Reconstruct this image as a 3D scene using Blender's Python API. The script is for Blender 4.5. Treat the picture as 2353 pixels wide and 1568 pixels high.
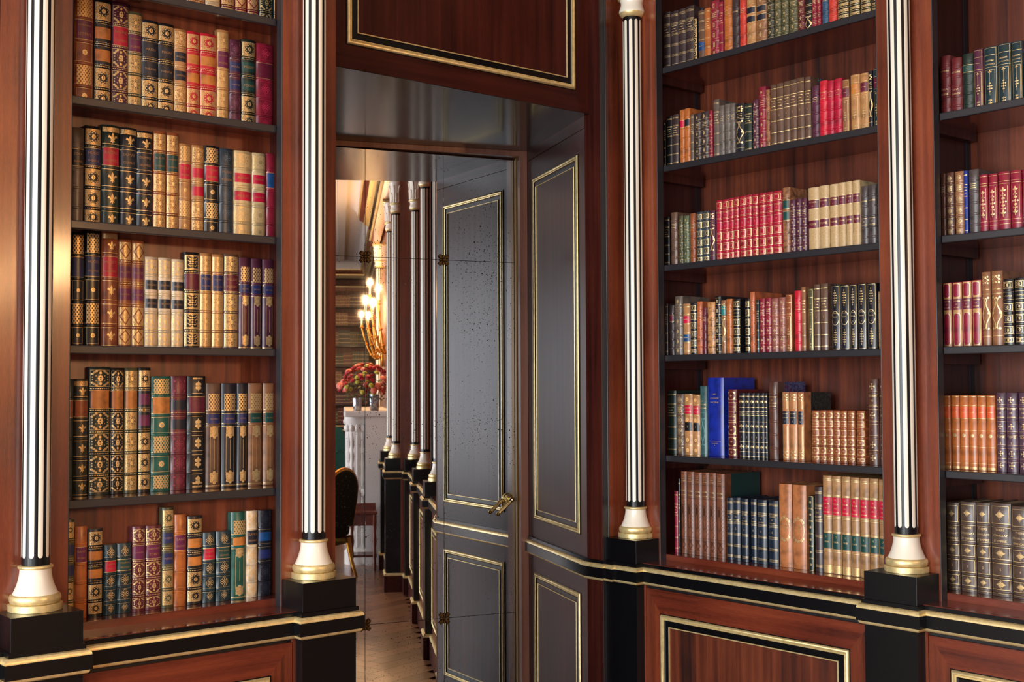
# A panelled library corner: bookcases, fluted columns and a mirrored door in a splayed recess.
import bpy, math, random
from mathutils import Vector, Matrix
random.seed(7)
R = math.radians
SC = bpy.context.scene
for o in list(bpy.data.objects):
    bpy.data.objects.remove(o)
C = SC.collection

# ------------------------------------------------------------------ camera, exposure, light
cam_d = bpy.data.cameras.new('camera')
cam = bpy.data.objects.new('camera', cam_d)
C.objects.link(cam)
SC.camera = cam
cam_d.sensor_fit = 'HORIZONTAL'
cam_d.sensor_width = 36.0
cam_d.lens = 43.4578
cam_d.clip_start = 0.05
cam_d.clip_end = 100
cam.matrix_world = Matrix([[0.7686676, -0.0205282, -0.639319, 0.0], [-0.6396347, -0.0312305, -0.7680444, 0.0], [-0.0041997, 0.9993014, -0.0371364, 1.6], [0.0, 0.0, 0.0, 1.0]])
vs = SC.view_settings
vs.view_transform = 'Standard'
vs.look = 'None'
vs.gamma = 1.0
vs.use_curve_mapping = False
vs.exposure = 0.0
cy = SC.cycles
cy.use_denoising = True
cy.max_bounces = 8
cy.diffuse_bounces = 4
cy.glossy_bounces = 6
cy.transmission_bounces = 6
cy.sample_clamp_indirect = 6.0
cy.caustics_reflective = False
cy.caustics_refractive = False

FLOOR = -0.03
CEIL = 3.80
WIN_Y = (2.1, 0.15, -3.3, -5.6, -7.9, -10.2)       # tall windows along the side wall at x = -3.6
WIN_X = -3.6
world = bpy.data.worlds.new('world')
SC.world = world
world.use_nodes = True
world.node_tree.nodes['Background'].inputs[0].default_value = (0.75, 0.85, 1.0, 1)
world.node_tree.nodes['Background'].inputs[1].default_value = 0.4

def area(name, loc, rot, sx, sy, power, col):
    l = bpy.data.lights.new(name, 'AREA')
    l.shape = 'RECTANGLE'; l.size = sx; l.size_y = sy
    l.energy = power; l.color = col
    o = bpy.data.objects.new(name, l)
    o.location = loc; o.rotation_euler = rot
    C.objects.link(o)
    return o
for wy in WIN_Y:                                     # daylight coming in through each window
    area('window_daylight', (WIN_X + 0.06, wy, 1.75), (0, R(-90), 0), 2.7, 1.35, {2.1: 210, 0.15: 215, -3.3: 175, -5.6: 60}.get(wy, 16), (0.93, 0.97, 1.0))

# ------------------------------------------------------------------ materials
def lin(c):
    return tuple((v / 255 / 12.92) if v <= 10.3 else ((v / 255 + 0.055) / 1.055) ** 2.4 for v in c) + (1,)
MC = {}
class NT:
    def __init__(s, name):
        s.m = bpy.data.materials.new(name); s.m.use_nodes = True
        s.t = s.m.node_tree; s.p = s.t.nodes['Principled BSDF']
    def n(s, typ, **k):
        a = s.t.nodes.new('ShaderNode' + typ)
        for q, v in k.items():
            if q in a.inputs and not hasattr(a, q): a.inputs[q].default_value = v
            else: setattr(a, q, v)
        return a
    def l(s, a, b): s.t.links.new(a, b)
    def coords(s, scale=(1, 1, 1), rot=(0, 0, 0)):
        tc = s.n('TexCoord'); mp = s.n('Mapping')
        mp.inputs['Scale'].default_value = scale; mp.inputs['Rotation'].default_value = rot
        s.l(tc.outputs['Object'], mp.inputs['Vector']); return mp.outputs['Vector']
    def math(s, op, a, b=None, c=None):
        m = s.n('Math', operation=op)
        for i, v in enumerate((a, b, c)):
            if v is None: continue
            if isinstance(v, (int, float)): m.inputs[i].default_value = v
            else: s.l(v, m.inputs[i])
        return m.outputs[0]
    def mix(s, fac, a, b):
        m = s.n('Mix', data_type='RGBA')
        for i, v in ((0, fac), (6, a), (7, b)):
            if isinstance(v, (int, float, tuple)): m.inputs[i].default_value = v
            else: s.l(v, m.inputs[i])
        return m.outputs[2]
    def ramp(s, v, stops):
        r = s.n('ValToRGB'); e = r.color_ramp.elements
        while len(e) < len(stops): e.new(0.5)
        for q, (p, c) in zip(e, stops): q.position = p; q.color = c
        s.l(v, r.inputs[0]); return r.outputs[0]
    def set(s, **k):
        for q, v in k.items():
            q = q.replace('_', ' ')
            if isinstance(v, (int, float, tuple)): s.p.inputs[q].default_value = v
            else: s.l(v, s.p.inputs[q])
    def bump(s, h, st=0.2, d=0.001):
        b = s.n('Bump'); b.inputs['Strength'].default_value = st; b.inputs['Distance'].default_value = d
        s.l(h, b.inputs['Height']); s.l(b.outputs[0], s.p.inputs['Normal'])
def plain(name, c, rough=0.4, metal=0.0, coat=0.0, **k):
    if name in MC: return MC[name]
    a = NT(name); a.set(Base_Color=lin(c), Roughness=rough, Metallic=metal, Coat_Weight=coat, Coat_Roughness=0.12, **k)
    MC[name] = a.m; return a.m
def wood(name, dark, mid, light, axis='z', rough=0.32, coat=0.35, coatr=0.12, figure=0.6, spec=0.5):
    """veneer: fine pores running along `axis`, soft ribbon figure across it"""
    if name in MC: return MC[name]
    a = NT(name)
    def ax(lo, hi): return {'z': (hi, hi, lo), 'x': (lo, hi, hi), 'y': (hi, lo, hi)}[axis]
    n1 = a.n('TexNoise', Scale=1.0, Detail=4.0, Roughness=0.7); a.l(a.coords(ax(38.0, 620.0)), n1.inputs['Vector'])
    n2 = a.n('TexNoise', Scale=1.0, Detail=3.0, Distortion=0.5); a.l(a.coords(ax(1.1, 34.0)), n2.inputs['Vector'])
    n3 = a.n('TexNoise', Scale=0.35, Detail=2.0); a.l(a.coords((9, 9, 9)), n3.inputs['Vector'])
    f = a.math('MULTIPLY_ADD', n2.outputs[0], figure, a.math('MULTIPLY', n1.outputs[0], 1.0 - figure))
    f = a.math('MULTIPLY_ADD', a.math('SUBTRACT', n3.outputs[0], 0.5), 0.35, f)
    col = a.ramp(f, [(0.3, lin(dark)), (0.5, lin(mid)), (0.72, lin(light))])
    a.set(Base_Color=col, Roughness=rough, Coat_Weight=coat, Coat_Roughness=coatr, Specular_IOR_Level=spec)
    a.bump(n1.outputs[0], 0.06, 0.0006)
    MC[name] = a.m; return a.m
def gold(name='gilt', c=(242, 218, 156), rough=0.38, metal=0.55):
    if name in MC: return MC[name]
    a = NT(name)
    n = a.n('TexNoise', Scale=60.0, Detail=4.0); a.l(a.coords(), n.inputs['Vector'])
    d = tuple(q * 0.90 for q in c)
    a.set(Base_Color=a.ramp(n.outputs[0], [(0.35, lin(d)), (0.6, lin(c))]), Metallic=metal, Roughness=rough)
    a.bump(n.outputs[0], 0.05, 0.0006)
    MC[name] = a.m; return a.m
PAL = dict(black=(26, 23, 25), navyblk=(30, 31, 40), navy2=(26, 38, 54), teal=(30, 54, 60), dkgreen=(32, 46, 38), green=(28, 92, 80), green2=(92, 104, 76),
    olive=(84, 82, 54), oliveblk=(52, 50, 36), brown=(104, 76, 60), brown2=(92, 56, 44), brown3=(84, 66, 56), dkbrown=(62, 48, 48), tan=(190, 134, 82), tan2=(172, 128, 84),
    tanbrown=(150, 100, 66), orange=(186, 104, 48), orange2=(190, 100, 58), orange3=(186, 116, 70), rust=(150, 80, 46), rust2=(122, 70, 46), cream=(226, 204, 172), vellum=(216, 188, 138),
    maroon=(104, 36, 38), burg=(104, 36, 48), plum=(88, 42, 62), plum2=(86, 60, 76), crimson=(146, 32, 54), crimson2=(180, 26, 54), red=(206, 34, 52), redor=(204, 64, 50),
    grey=(108, 98, 90), dkgrey=(78, 68, 66), greybrown=(104, 90, 80), bluegrey=(52, 62, 72), blue=(32, 54, 136), royal=(24, 44, 152), rose=(156, 92, 82), steel=(52, 86, 112), bluegreen=(62, 98, 98))
LABC = dict(r=(206, 22, 60), p=(112, 34, 78), k=(28, 32, 46), n=(38, 46, 96), o=(206, 128, 58), o2=(170, 88, 40), g=(26, 70, 64), b=(24, 22, 24), m=(106, 30, 50), bl=(26, 74, 128), t=(42, 132, 130))
LABC['or'] = (222, 92, 42)
def leather(key, c, rough=0.34, mottle=0.0):
    nm = 'leather_' + key + ('_mottled' if mottle else '')
    if nm in MC: return MC[nm]
    a = NT(nm)
    v = a.coords()
    n = a.n('TexNoise', Scale=28.0 if not mottle else 60.0, Detail=4.0); a.l(v, n.inputs['Vector'])
    g = a.n('TexVoronoi', Scale=900.0); a.l(v, g.inputs['Vector'])
    s = 0.72 if not mottle else 0.45
    d = tuple(q * s for q in c); l = tuple(min(255, q * (1.12 if not mottle else 1.25)) for q in c)
    a.set(Base_Color=a.ramp(n.outputs[0], [(0.3, lin(d)), (0.52, lin(c)), (0.75, lin(l))]), Roughness=rough, Coat_Weight=0.25, Coat_Roughness=0.25)
    a.bump(g.outputs['Distance'], 0.12, 0.0003)
    MC[nm] = a.m; return a.m
GOLDC = (224, 186, 126)
def pattern_mat(kind, key, c):
    """gold tooling pressed into leather of colour c: 'filigree' (dense scrolls and dots) or 'lattice' (gold net)"""
    nm = kind + '_' + key
    if nm in MC: return MC[nm]
    a = NT(nm); v = a.coords()
    if kind == 'pale':
        vo = a.n('TexVoronoi', Scale=260.0); a.l(v, vo.inputs['Vector']); f = a.math('GREATER_THAN', vo.outputs['Distance'], 0.5)
    elif kind == 'stipple':
        vo = a.n('TexVoronoi', Scale=320.0); a.l(v, vo.inputs['Vector']); f = a.math('LESS_THAN', vo.outputs['Distance'], 0.34)
    elif kind == 'lattice':
        sx = a.n('SeparateXYZ'); a.l(v, sx.inputs[0])
        u = a.math('SINE', a.math('MULTIPLY', sx.outputs[0], 2 * math.pi / 0.0085))
        w = a.math('SINE', a.math('MULTIPLY', sx.outputs[2], 2 * math.pi / 0.0125))
        f = a.math('LESS_THAN', a.math('MULTIPLY', u, w), 0.30)
    else:
        nz = a.n('TexNoise', Scale=120.0, Detail=2.0); a.l(v, nz.inputs['Vector'])
        vm = a.n('VectorMath', operation='SCALE'); a.l(nz.outputs['Color'], vm.inputs[0]); vm.inputs['Scale'].default_value = 0.003
        va = a.n('VectorMath', operation='ADD'); a.l(v, va.inputs[0]); a.l(vm.outputs[0], va.inputs[1])
        vo = a.n('TexVoronoi', Scale=420.0); a.l(va.outputs[0], vo.inputs['Vector'])
        wv = a.n('TexWave', Scale=130.0, Distortion=9.0, Detail=1.0); a.l(v, wv.inputs['Vector'])
        f = a.math('GREATER_THAN', a.math('MULTIPLY_ADD', wv.outputs[1], 0.42, vo.outputs['Distance']), 0.50)
    col = a.mix(f, lin(c), lin({'stipple': (176, 138, 92), 'pale': (238, 196, 128)}.get(kind, GOLDC)))
    a.set(Base_Color=col, Metallic=a.math('MULTIPLY', f, {'stipple': 0.1, 'pale': 0.3}.get(kind, 0.5)), Roughness=0.36)
    a.bump(f, 0.25, 0.0004)
    MC[nm] = a.m; return a.m
M_FRAME = wood('mahogany_frame', (56, 23, 14), (110, 49, 29), (144, 72, 42), 'z', 0.3, 0.45, 0.12)
M_BACK_LIT = wood('mahogany_back_lit', (58, 24, 15), (114, 52, 31), (148, 76, 47), 'z', 0.34, 0.45, 0.2, 0.75)  # lit copy of the back veneer: warm light put into the colour
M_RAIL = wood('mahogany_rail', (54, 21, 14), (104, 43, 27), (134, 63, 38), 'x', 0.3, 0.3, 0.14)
M_BACK = wood('mahogany_back', (40, 17, 11), (88, 38, 21), (122, 60, 34), 'z', 0.42, 0.15, 0.25, 0.75)  # colour darkened for shade inside the shelves; walls and fields share it
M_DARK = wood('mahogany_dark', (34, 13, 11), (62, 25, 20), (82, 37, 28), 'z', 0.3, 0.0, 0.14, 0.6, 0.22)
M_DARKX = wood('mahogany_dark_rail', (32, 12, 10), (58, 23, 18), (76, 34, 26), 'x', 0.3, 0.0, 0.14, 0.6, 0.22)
M_SILL = wood('mahogany_sill', (58, 22, 16), (96, 38, 28), (118, 52, 38), 'x', 0.18, 0.6, 0.06)
M_SOFFIT = wood('soffit_lacquer', (18, 12, 13), (30, 20, 20), (40, 26, 25), 'x', 0.16, 0.3, 0.08)
M_BLACK = plain('ebonised_black', (8, 8, 11), 0.3, 0.0, 0.08, Specular_IOR_Level=0.35)
M_EDGE = plain('ebonised_edge_lit', (38, 36, 40), 0.42, 0.0, 0.2)  # black lifted in colour to stand in for sky and lamp sheen
M_SHAFT = plain('shaft_black', (13, 13, 16), 0.28, 0.0, 0.0, Specular_IOR_Level=0.35)
M_IVORY = plain('ivory_lacquer', (240, 232, 214), 0.35, 0.0, 0.3)
M_GILT = gold()
M_GILTB = gold('gilt_tooling', (236, 202, 142), 0.36, 0.5)
M_GILTD = gold('dull_lettering', (186, 140, 92), 0.5, 0.3)
M_BRASS = plain('polished_brass', (228, 208, 150), 0.14, 1.0)
M_BRASSD = plain('dull_brass', (124, 90, 30), 0.4, 0.5)
M_BRONZE = plain('dark_bronze', (96, 74, 44), 0.45, 0.8)
M_PAPER = plain('aged_paper', (206, 184, 146), 0.8)
M_FRAMEP = wood('door_frame_wood', (124, 80, 64), (156, 104, 84), (172, 120, 96), 'z', 0.3, 0.4, 0.12)  # mahogany with the light on it put into a paler, pinker colour
M_STONE = plain('white_marble', (222, 220, 216), 0.35)
M_PLASTER = plain('ceiling_plaster', (214, 204, 194), 0.8)
M_SEAM = plain('mirror_backing', (16, 14, 14), 0.5)

# ------------------------------------------------------------------ mesh helpers
class MB:
    def __init__(s): s.v = []; s.f = []; s.mi = []
    def add(s, vs, fs, mi=0):
        b = len(s.v); s.v += vs
        for f in fs: s.f.append(tuple(i + b for i in f)); s.mi.append(mi)
    def box(s, x0, x1, y0, y1, z0, z1, mi=0):
        s.add([(x0, y0, z0), (x1, y0, z0), (x1, y1, z0), (x0, y1, z0), (x0, y0, z1), (x1, y0, z1), (x1, y1, z1), (x0, y1, z1)],
              [(3, 2, 1, 0), (4, 5, 6, 7), (0, 1, 5, 4), (1, 2, 6, 5), (2, 3, 7, 6), (3, 0, 4, 7)], mi)
    def prism(s, pts, z0, z1, mi=0):
        n = len(pts)
        s.add([(x, y, z0) for x, y in pts] + [(x, y, z1) for x, y in pts],
              [tuple(range(n - 1, -1, -1)), tuple(range(n, 2 * n))] + [(i, (i + 1) % n, n + (i + 1) % n, n + i) for i in range(n)], mi)
    def lathe(s, prof, seg=32, cx=0, cy=0, mi=0):
        n = len(prof); vs = []; fs = []
        for k in range(seg):
            a = 2 * math.pi * k / seg
            vs += [(cx + r * math.cos(a), cy + r * math.sin(a), z) for r, z in prof]
        for k in range(seg):
            q = (k + 1) % seg
            fs += [(k * n + i, q * n + i, q * n + i + 1, k * n + i + 1) for i in range(n - 1)]
        s.add(vs, fs, mi)
    def tube(s, pts, r, seg=8, mi=0):
        pts = [Vector(p) for p in pts]; n = len(pts)
        rr = r if isinstance(r, (list, tuple)) else [r] * n
        vs = []; up = Vector((0, 0, 1))
        for i, p in enumerate(pts):
            d = (pts[min(i + 1, n - 1)] - pts[max(i - 1, 0)]).normalized()
            a = d.cross(up if abs(d.z) < 0.95 else Vector((1, 0, 0))).normalized(); b = d.cross(a)
            vs += [tuple(p + (a * math.cos(2 * math.pi * k / seg) + b * math.sin(2 * math.pi * k / seg)) * rr[i]) for k in range(seg)]
        fs = [(i * seg + k, i * seg + (k + 1) % seg, (i + 1) * seg + (k + 1) % seg, (i + 1) * seg + k) for i in range(n - 1) for k in range(seg)]
        fs += [tuple(range(seg - 1, -1, -1)), tuple(range((n - 1) * seg, n * seg))]
        s.add(vs, fs, mi)
    def ball(s, c, rx, ry=None, rz=None, seg=10, rings=6, mi=0):
        ry = ry or rx; rz = rz or rx
        vs = [(c[0], c[1], c[2] - rz)]
        for i in range(1, rings):
            t = math.pi * i / rings
            vs += [(c[0] + rx * math.sin(t) * math.cos(2 * math.pi * k / seg), c[1] + ry * math.sin(t) * math.sin(2 * math.pi * k / seg), c[2] - rz * math.cos(t)) for k in range(seg)]
        vs.append((c[0], c[1], c[2] + rz)); L = len(vs) - 1
        fs = [(0, 1 + (k + 1) % seg, 1 + k) for k in range(seg)]
        for i in range(rings - 2):
            a = 1 + i * seg
            fs += [(a + k, a + (k + 1) % seg, a + seg + (k + 1) % seg, a + seg + k) for k in range(seg)]
        a = 1 + (rings - 2) * seg
        fs += [(a + k, a + (k + 1) % seg, L) for k in range(seg)]
        s.add(vs, fs, mi)
    def sweep(s, path, prof, mi=0, closed=False):
        """profile [(out, z)] swept along a plan path [(x, y)] with mitred corners; 'out' is to the right-hand side of travel"""
        n = len(path); P = [Vector(p) for p in path]; vs = []
        for i in range(n):
            ds = []
            if i > 0 or closed: ds.append((P[i] - P[i - 1]).normalized())
            if i < n - 1 or closed: ds.append((P[(i + 1) % n] - P[i]).normalized())
            ns = [Vector((d.y, -d.x)) for d in ds]
            if len(ns) == 1: m = ns[0]
            else:
                m = ns[0] + ns[1]; q = m.length_squared
                m = m * (2 / q) if q > 1e-6 else ns[0]
            vs += [(P[i].x + m.x * o, P[i].y + m.y * o, z) for o, z in prof]
        k = len(prof)
        for i in range(n if closed else n - 1):
            j = (i + 1) % n
            s.add([], [])
            for a in range(k - 1):
                s.f.append(tuple(len(s.v) + q for q in (i * k + a, i * k + a + 1, j * k + a + 1, j * k + a))); s.mi.append(mi)
        s.v += vs
    def ring(s, x0, x1, z0, z1, prof, y=0.0, mi=0):
        """picture-frame moulding on a plane facing -y: profile [(inset, height)]"""
        k = len(prof); vs = []
        for cx, cz, sx, sz in ((x0, z0, 1, 1), (x1, z0, -1, 1), (x1, z1, -1, -1), (x0, z1, 1, -1)):
            vs += [(cx + sx * a, y - h, cz + sz * a) for a, h in prof]
        fs = [(i * k + a, ((i + 1) % 4) * k + a, ((i + 1) % 4) * k + a + 1, i * k + a + 1) for i in range(4) for a in range(k - 1)]
        s.add(vs, fs, mi)
    def mesh(s, name, mats, smooth=None):
        m = bpy.data.meshes.new(name)
        m.from_pydata(s.v, [], s.f)
        for q in (mats if isinstance(mats, (list, tuple)) else [mats]): m.materials.append(q)
        if any(s.mi): m.polygons.foreach_set('material_index', s.mi)
        if smooth:
            m.polygons.foreach_set('use_smooth', [True] * len(s.f))
            m.set_sharp_from_angle(angle=R(smooth))
        m.update()
        return m
    def obj(s, name, mats, parent=None, smooth=None, bevel=0.0):
        return link(name, s.mesh(name, mats, smooth), parent, bevel)
def link(name, me, parent=None, bevel=0.0):
    o = bpy.data.objects.new(name, me); C.objects.link(o)
    if parent is not None: o.parent = parent
    if bevel:
        b = o.modifiers.new('bevel', 'BEVEL'); b.width = bevel; b.segments = 2; b.limit_method = 'ANGLE'
    return o
def box(name, mat, parent, x0, x1, y0, y1, z0, z1, bevel=0.0):
    m = MB(); m.box(x0, x1, y0, y1, z0, z1); return m.obj(name, mat, parent, None, bevel)
def tag(o, label=None, cat=None, group=None, kind=None):
    if label: o['label'] = label
    if cat: o['category'] = cat
    if group: o['group'] = group
    if kind: o['kind'] = kind
    return o
def thing(name, label, cat, group=None, kind=None):
    o = bpy.data.objects.new(name, None); o.empty_display_size = 0.05; C.objects.link(o)
    return tag(o, label, cat, group, kind)
YL, XR = 3.299, 3.406           # front of the pilaster boards on the two walls
def seat(o, side, s=0.0, y=0.0, z=0.0):
    """stand o on a wall frame: local x runs along the wall to the viewer's right, local -y into the room"""
    if side == 'L': o.location = (s, YL + y, z); o.rotation_euler = (0, 0, 0)
    else: o.location = (XR + y, -s, z); o.rotation_euler = (0, 0, R(-90))
    return o
def copy_tree(o, parent=None):
    c = o.copy(); C.objects.link(c); c.parent = parent
    for ch in list(o.children): copy_tree(ch, c)
    return c
def arcp(cx, cy, r, a0, a1, n):
    return [(cx + r * math.cos(R(a0 + (a1 - a0) * i / n)), cy + r * math.sin(R(a0 + (a1 - a0) * i / n))) for i in range(n + 1)]
GILT_PROF = [(0, 0), (0.0015, 0.004), (0.004, 0.0085), (0.008, 0.0095), (0.0115, 0.007), (0.013, 0.0035), (0.0155, 0.006), (0.018, 0.0055), (0.0195, 0.0)]
def panel(parent, x0, x1, z0, z1, y=0.0, mats=None, fill=True, sub=True):
    """gilt moulding, black fillet, thin inner gilt line and the field, as four parts on a plane facing -y"""
    m = MB(); m.ring(x0, x1, z0, z1, [(-0.0025, 0), (-0.0025, 0.003), (0, 0.003)], y); m.obj('black_line', M_BLACK, parent)
    m = MB(); m.ring(x0, x1, z0, z1, GILT_PROF, y); g = m.obj('gilt_moulding', M_GILT, parent, 50)
    m = MB(); m.ring(x0 + 0.0195, x1 - 0.0195, z0 + 0.0195, z1 - 0.0195, [(0, 0.004), (0.004, 0.001), (0.019, 0.001), (0.0205, 0.004)], y); m.obj('black_band', M_BLACK, parent)
    m = MB(); m.ring(x0 + 0.04, x1 - 0.04, z0 + 0.04, z1 - 0.04, [(0, 0.004), (0.0015, 0.006), (0.0035, 0.006), (0.0045, 0.001)], y); m.obj('gilt_line', M_GILT, parent)
    if fill: box('field_panel', mats or M_BACK, parent, x0 + 0.0435, x1 - 0.0435, y - 0.0015, y + 0.004, z0 + 0.0435, z1 - 0.0435)
def mitred(parent, x0, x1, z0, z1, a0, a1, b0, b1, y, t=0.012, v=None, h=None):
    """mitred veneer frame between an outer rectangle x0..x1,z0..z1 and an inner one a0..a1,b0..b1"""
    o = [(x0, z0), (x1, z0), (x1, z1), (x0, z1)]; i = [(a0, b0), (a1, b0), (a1, b1), (a0, b1)]
    for k in range(4):
        q = (k + 1) % 4
        p = [o[k], o[q], i[q], i[k]]
        m = MB(); n = 4
        m.add([(x, y, z) for x, z in p] + [(x, y + t, z) for x, z in p], [(0, 1, 2, 3), (7, 6, 5, 4)] + [(e, e + 4, (e + 1) % 4 + 4, (e + 1) % 4) for e in range(4)])
        m.obj('frame_rail' if k % 2 == 0 else 'frame_stile', (h or M_RAIL) if k % 2 == 0 else (v or M_FRAME), parent)
# ------------------------------------------------------------------ plan of the corner
SY = 3.447                                   # wall plane over the recess
SX = 3.264                                   # plane of the plain strip beside it
J0 = Vector((SX, 3.476)); AZ = R(23.25)
JD = Vector((math.sin(AZ), math.cos(AZ)))    # along the splayed jamb, away from the room
JN = Vector((-JD.y, JD.x))                   # off the jamb into the recess
J1 = J0 + JD * 0.752
FD = Vector((-0.9304, 0.3665))               # along the door frame, away from the jamb
SOF = 2.651
FRY = 0.08                                   # how deep the shelves' backs are
COLS_R = [-3.3263, -2.1638, -1.0020, 0.1600] # columns of the long wall, s = -y
COLS_L = [1.1115, 1.9394]
ZSILL, ZBASE = 0.946, 0.968
def struct(o): o['kind'] = 'structure'; return o
def sroot(name):
    o = bpy.data.objects.new(name, None); o.empty_display_size = 0.05; C.objects.link(o); o['kind'] = 'structure'; return o

# ------------------------------------------------------------------ floor, ceiling, outer walls
m = MB(); m.box(-3.7, 4.6, -12.4, 5.4, FLOOR - 0.2, FLOOR - 0.012)
def parquet_mat(name, c1, c2):
    a = NT(name)
    oi = a.n('ObjectInfo'); v = a.coords((70, 3, 70))
    n = a.n('TexNoise', Scale=1.5, Detail=4.0); a.l(v, n.inputs['Vector'])
    f = a.math('MULTIPLY_ADD', oi.outputs['Random'], 0.5, a.math('MULTIPLY', n.outputs[0], 0.6))
    a.set(Base_Color=a.ramp(f, [(0.25, lin(c1)), (0.8, lin(c2))]), Roughness=0.3, Coat_Weight=0.3, Coat_Roughness=0.2)
    return a.m
M_PARQ = parquet_mat('oak_parquet', (88, 56, 38), (146, 102, 72))
floor = struct(m.obj('floor', M_PARQ))
def plank_mesh(L, Wd):
    m = MB(); m.box(-Wd / 2 + 0.001, Wd / 2 - 0.001, -L / 2 + 0.001, L / 2 - 0.001, -0.012, 0.0); return m.mesh('plank', M_PARQ)
PL, PW = 0.46, 0.115
pm = plank_mesh(PL, PW)
cnt = 0
for i in range(-30, 30):                               # herringbone planks, laid where the mirror shows the floor
    for j in range(-30, 30):
        for k in (0, 1):
            bx = i * PW + j * PL * 1.0; by = i * PW - j * PL * 1.0
            x = bx + (PL / 2 if k == 0 else PW / 2); y = by + (PW / 2 if k == 0 else PW + PL / 2)
            # rotate the grid by 45 degrees about the column foot
            X = 2.7 + (x - y) * 0.7071; Y = 1.2 + (x + y) * 0.7071
            if 1.95 < X < 3.4 and -1.9 < Y < 3.4 and cnt < 290:
                o = link('plank', pm, floor); o.location = (X, Y, FLOOR); o.rotation_euler = (0, 0, R(-45 if k == 0 else 45)); cnt += 1
m = MB(); m.box(-3.7, 4.2, -12.4, 3.7, CEIL, CEIL + 0.1)
ceiling = struct(m.obj('ceiling', M_PLASTER))
# the long side wall with its tall windows
def wall_with_windows():
    m = MB(); ys = sorted(WIN_Y); e = -12.4
    for wy in ys + [99]:
        b = min(wy - 0.72, 3.75)
        m.box(WIN_X - 0.25, WIN_X, e, b, FLOOR, CEIL)
        if wy < 50:
            m.box(WIN_X - 0.25, WIN_X, wy - 0.72, wy + 0.72, FLOOR, 0.35); m.box(WIN_X - 0.25, WIN_X, wy - 0.72, wy + 0.72, 3.15, CEIL)
            e = wy + 0.72
    return m
struct(wall_with_windows().obj('wall_left', M_DARK))
M_GLASS = NT('window_glass'); M_GLASS.set(Base_Color=(1, 1, 1, 1), Roughness=0.0, Transmission_Weight=1.0, IOR=1.1); M_GLASS = M_GLASS.m
for i, wy in enumerate(sorted(WIN_Y)):
    w = sroot('window_%d' % (i + 1))
    m = MB()
    for a, b, c, d in ((-0.72, -0.66, 0.35, 3.15), (0.66, 0.72, 0.35, 3.15), (-0.03, 0.03, 0.41, 3.09), (-0.66, 0.66, 0.35, 0.41), (-0.66, 0.66, 3.09, 3.15)):
        m.box(WIN_X - 0.16, WIN_X - 0.1, wy + a, wy + b, c, d)
    m.obj('window_frame', plain('window_paint', (230, 226, 216), 0.5), w)
    for s in (-1, 1):
        box('pane', M_GLASS, w, WIN_X - 0.134, WIN_X - 0.13, wy + (0.03 if s > 0 else -0.66), wy + (0.66 if s > 0 else -0.03), 0.41, 3.09)
m = MB(); m.box(-3.7, 4.2, -12.4, -12.25, FLOOR, CEIL)
struct(m.obj('wall_back', M_BACK))
m = MB(); m.box(3.76, 3.9, -12.4, 3.3, FLOOR, CEIL)
wall_right = struct(m.obj('wall_right', M_BACK))
m = MB(); m.box(-3.7, 1.02, 3.62, 3.75, FLOOR, CEIL); m.box(1.02, 1.99, 3.62, 3.75, FLOOR, CEIL)
wall_front = struct(m.obj('wall_front', M_BACK))

# pilaster boards behind the columns, and the black posts at the sides of every shelf opening
def pilaster_board(side, s0, s1, parent, y0=0.0):
    m = MB(); m.box(s0, s1, y0, y0 + 0.03, FLOOR, 3.3)
    return seat(m.obj('pilaster_board', M_FRAME, parent), side)
for c in COLS_L: pilaster_board('L', c - 0.094, c + 0.0935, wall_front)
for c in COLS_R: pilaster_board('R', c - 0.098 if c > -3 else -3.395, c + 0.0965, wall_right)
m = MB(); m.box(-3.6, 1.0175 - 0.014, 0.0, 0.03, FLOOR, 3.3); seat(m.obj('wall_panel', M_FRAME, wall_front), 'L')
m = MB(); m.box(1.0035, 1.0175, 0.004, 0.03, FLOOR, 3.3); seat(m.obj('black_post', M_BLACK, wall_front), 'L')
# return between the pilaster and the recess, the plain strip and the black bar on the other side of it
m = MB(); m.box(2.0, 2.033, 3.329, 3.7, FLOOR, 3.3); m.obj('pilaster_return', M_FRAME, wall_front)
corner = sroot('trim_7')
m = MB(); m.prism([(SX, 3.392), (SX + 0.003, 3.392), (SX + 0.02, 3.41), (SX + 0.02, 3.46), (SX + 0.002, J0.y), (SX, J0.y)], FLOOR, 3.6); m.obj('plain_strip', M_DARK, corner)
m = MB(); m.box(3.2675, 3.3005, 3.394, 3.41, FLOOR, 3.6); m.obj('black_bar', M_EDGE, corner, None, 0.002)
for bx, br in ((3.2695, 0.0022), (3.2985, 0.003)):
    m = MB(); m.tube([(bx, 3.394, FLOOR), (bx, 3.394, 3.6)], br, 8); m.obj('bead', M_EDGE, corner, 60)
m = MB(); m.box(3.3005, 3.47, 3.3955, 3.41, FLOOR, 3.6); m.obj('niche_board', M_FRAME, corner)

# ------------------------------------------------------------------ the recess: header panel, soffit, jamb, frame
hdr = sroot('wall_header')
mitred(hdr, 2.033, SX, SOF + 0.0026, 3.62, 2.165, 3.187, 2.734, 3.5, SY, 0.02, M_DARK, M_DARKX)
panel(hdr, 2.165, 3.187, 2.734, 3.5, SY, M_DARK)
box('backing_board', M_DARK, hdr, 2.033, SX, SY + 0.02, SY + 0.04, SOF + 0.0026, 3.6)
hinge = J1 + FD * 1.14
lj0 = Vector((2.07, SY + 0.02))
m = MB(); m.prism([(2.033, SY), (SX, SY), (SX, J0.y), (J1.x + 0.1, J1.y), (J1.x + JD.x * 0.1, J1.y + JD.y * 0.1), tuple(hinge + JD * 0.1), tuple(hinge - Vector((0.15, 0))), (2.033, SY + 0.2)], SOF, SOF + 0.0025)
struct(m.obj('ceiling_recess', M_SOFFIT))
jamb = sroot('wall_jamb')
jamb.location = (J0.x, J0.y, 0)
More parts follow.
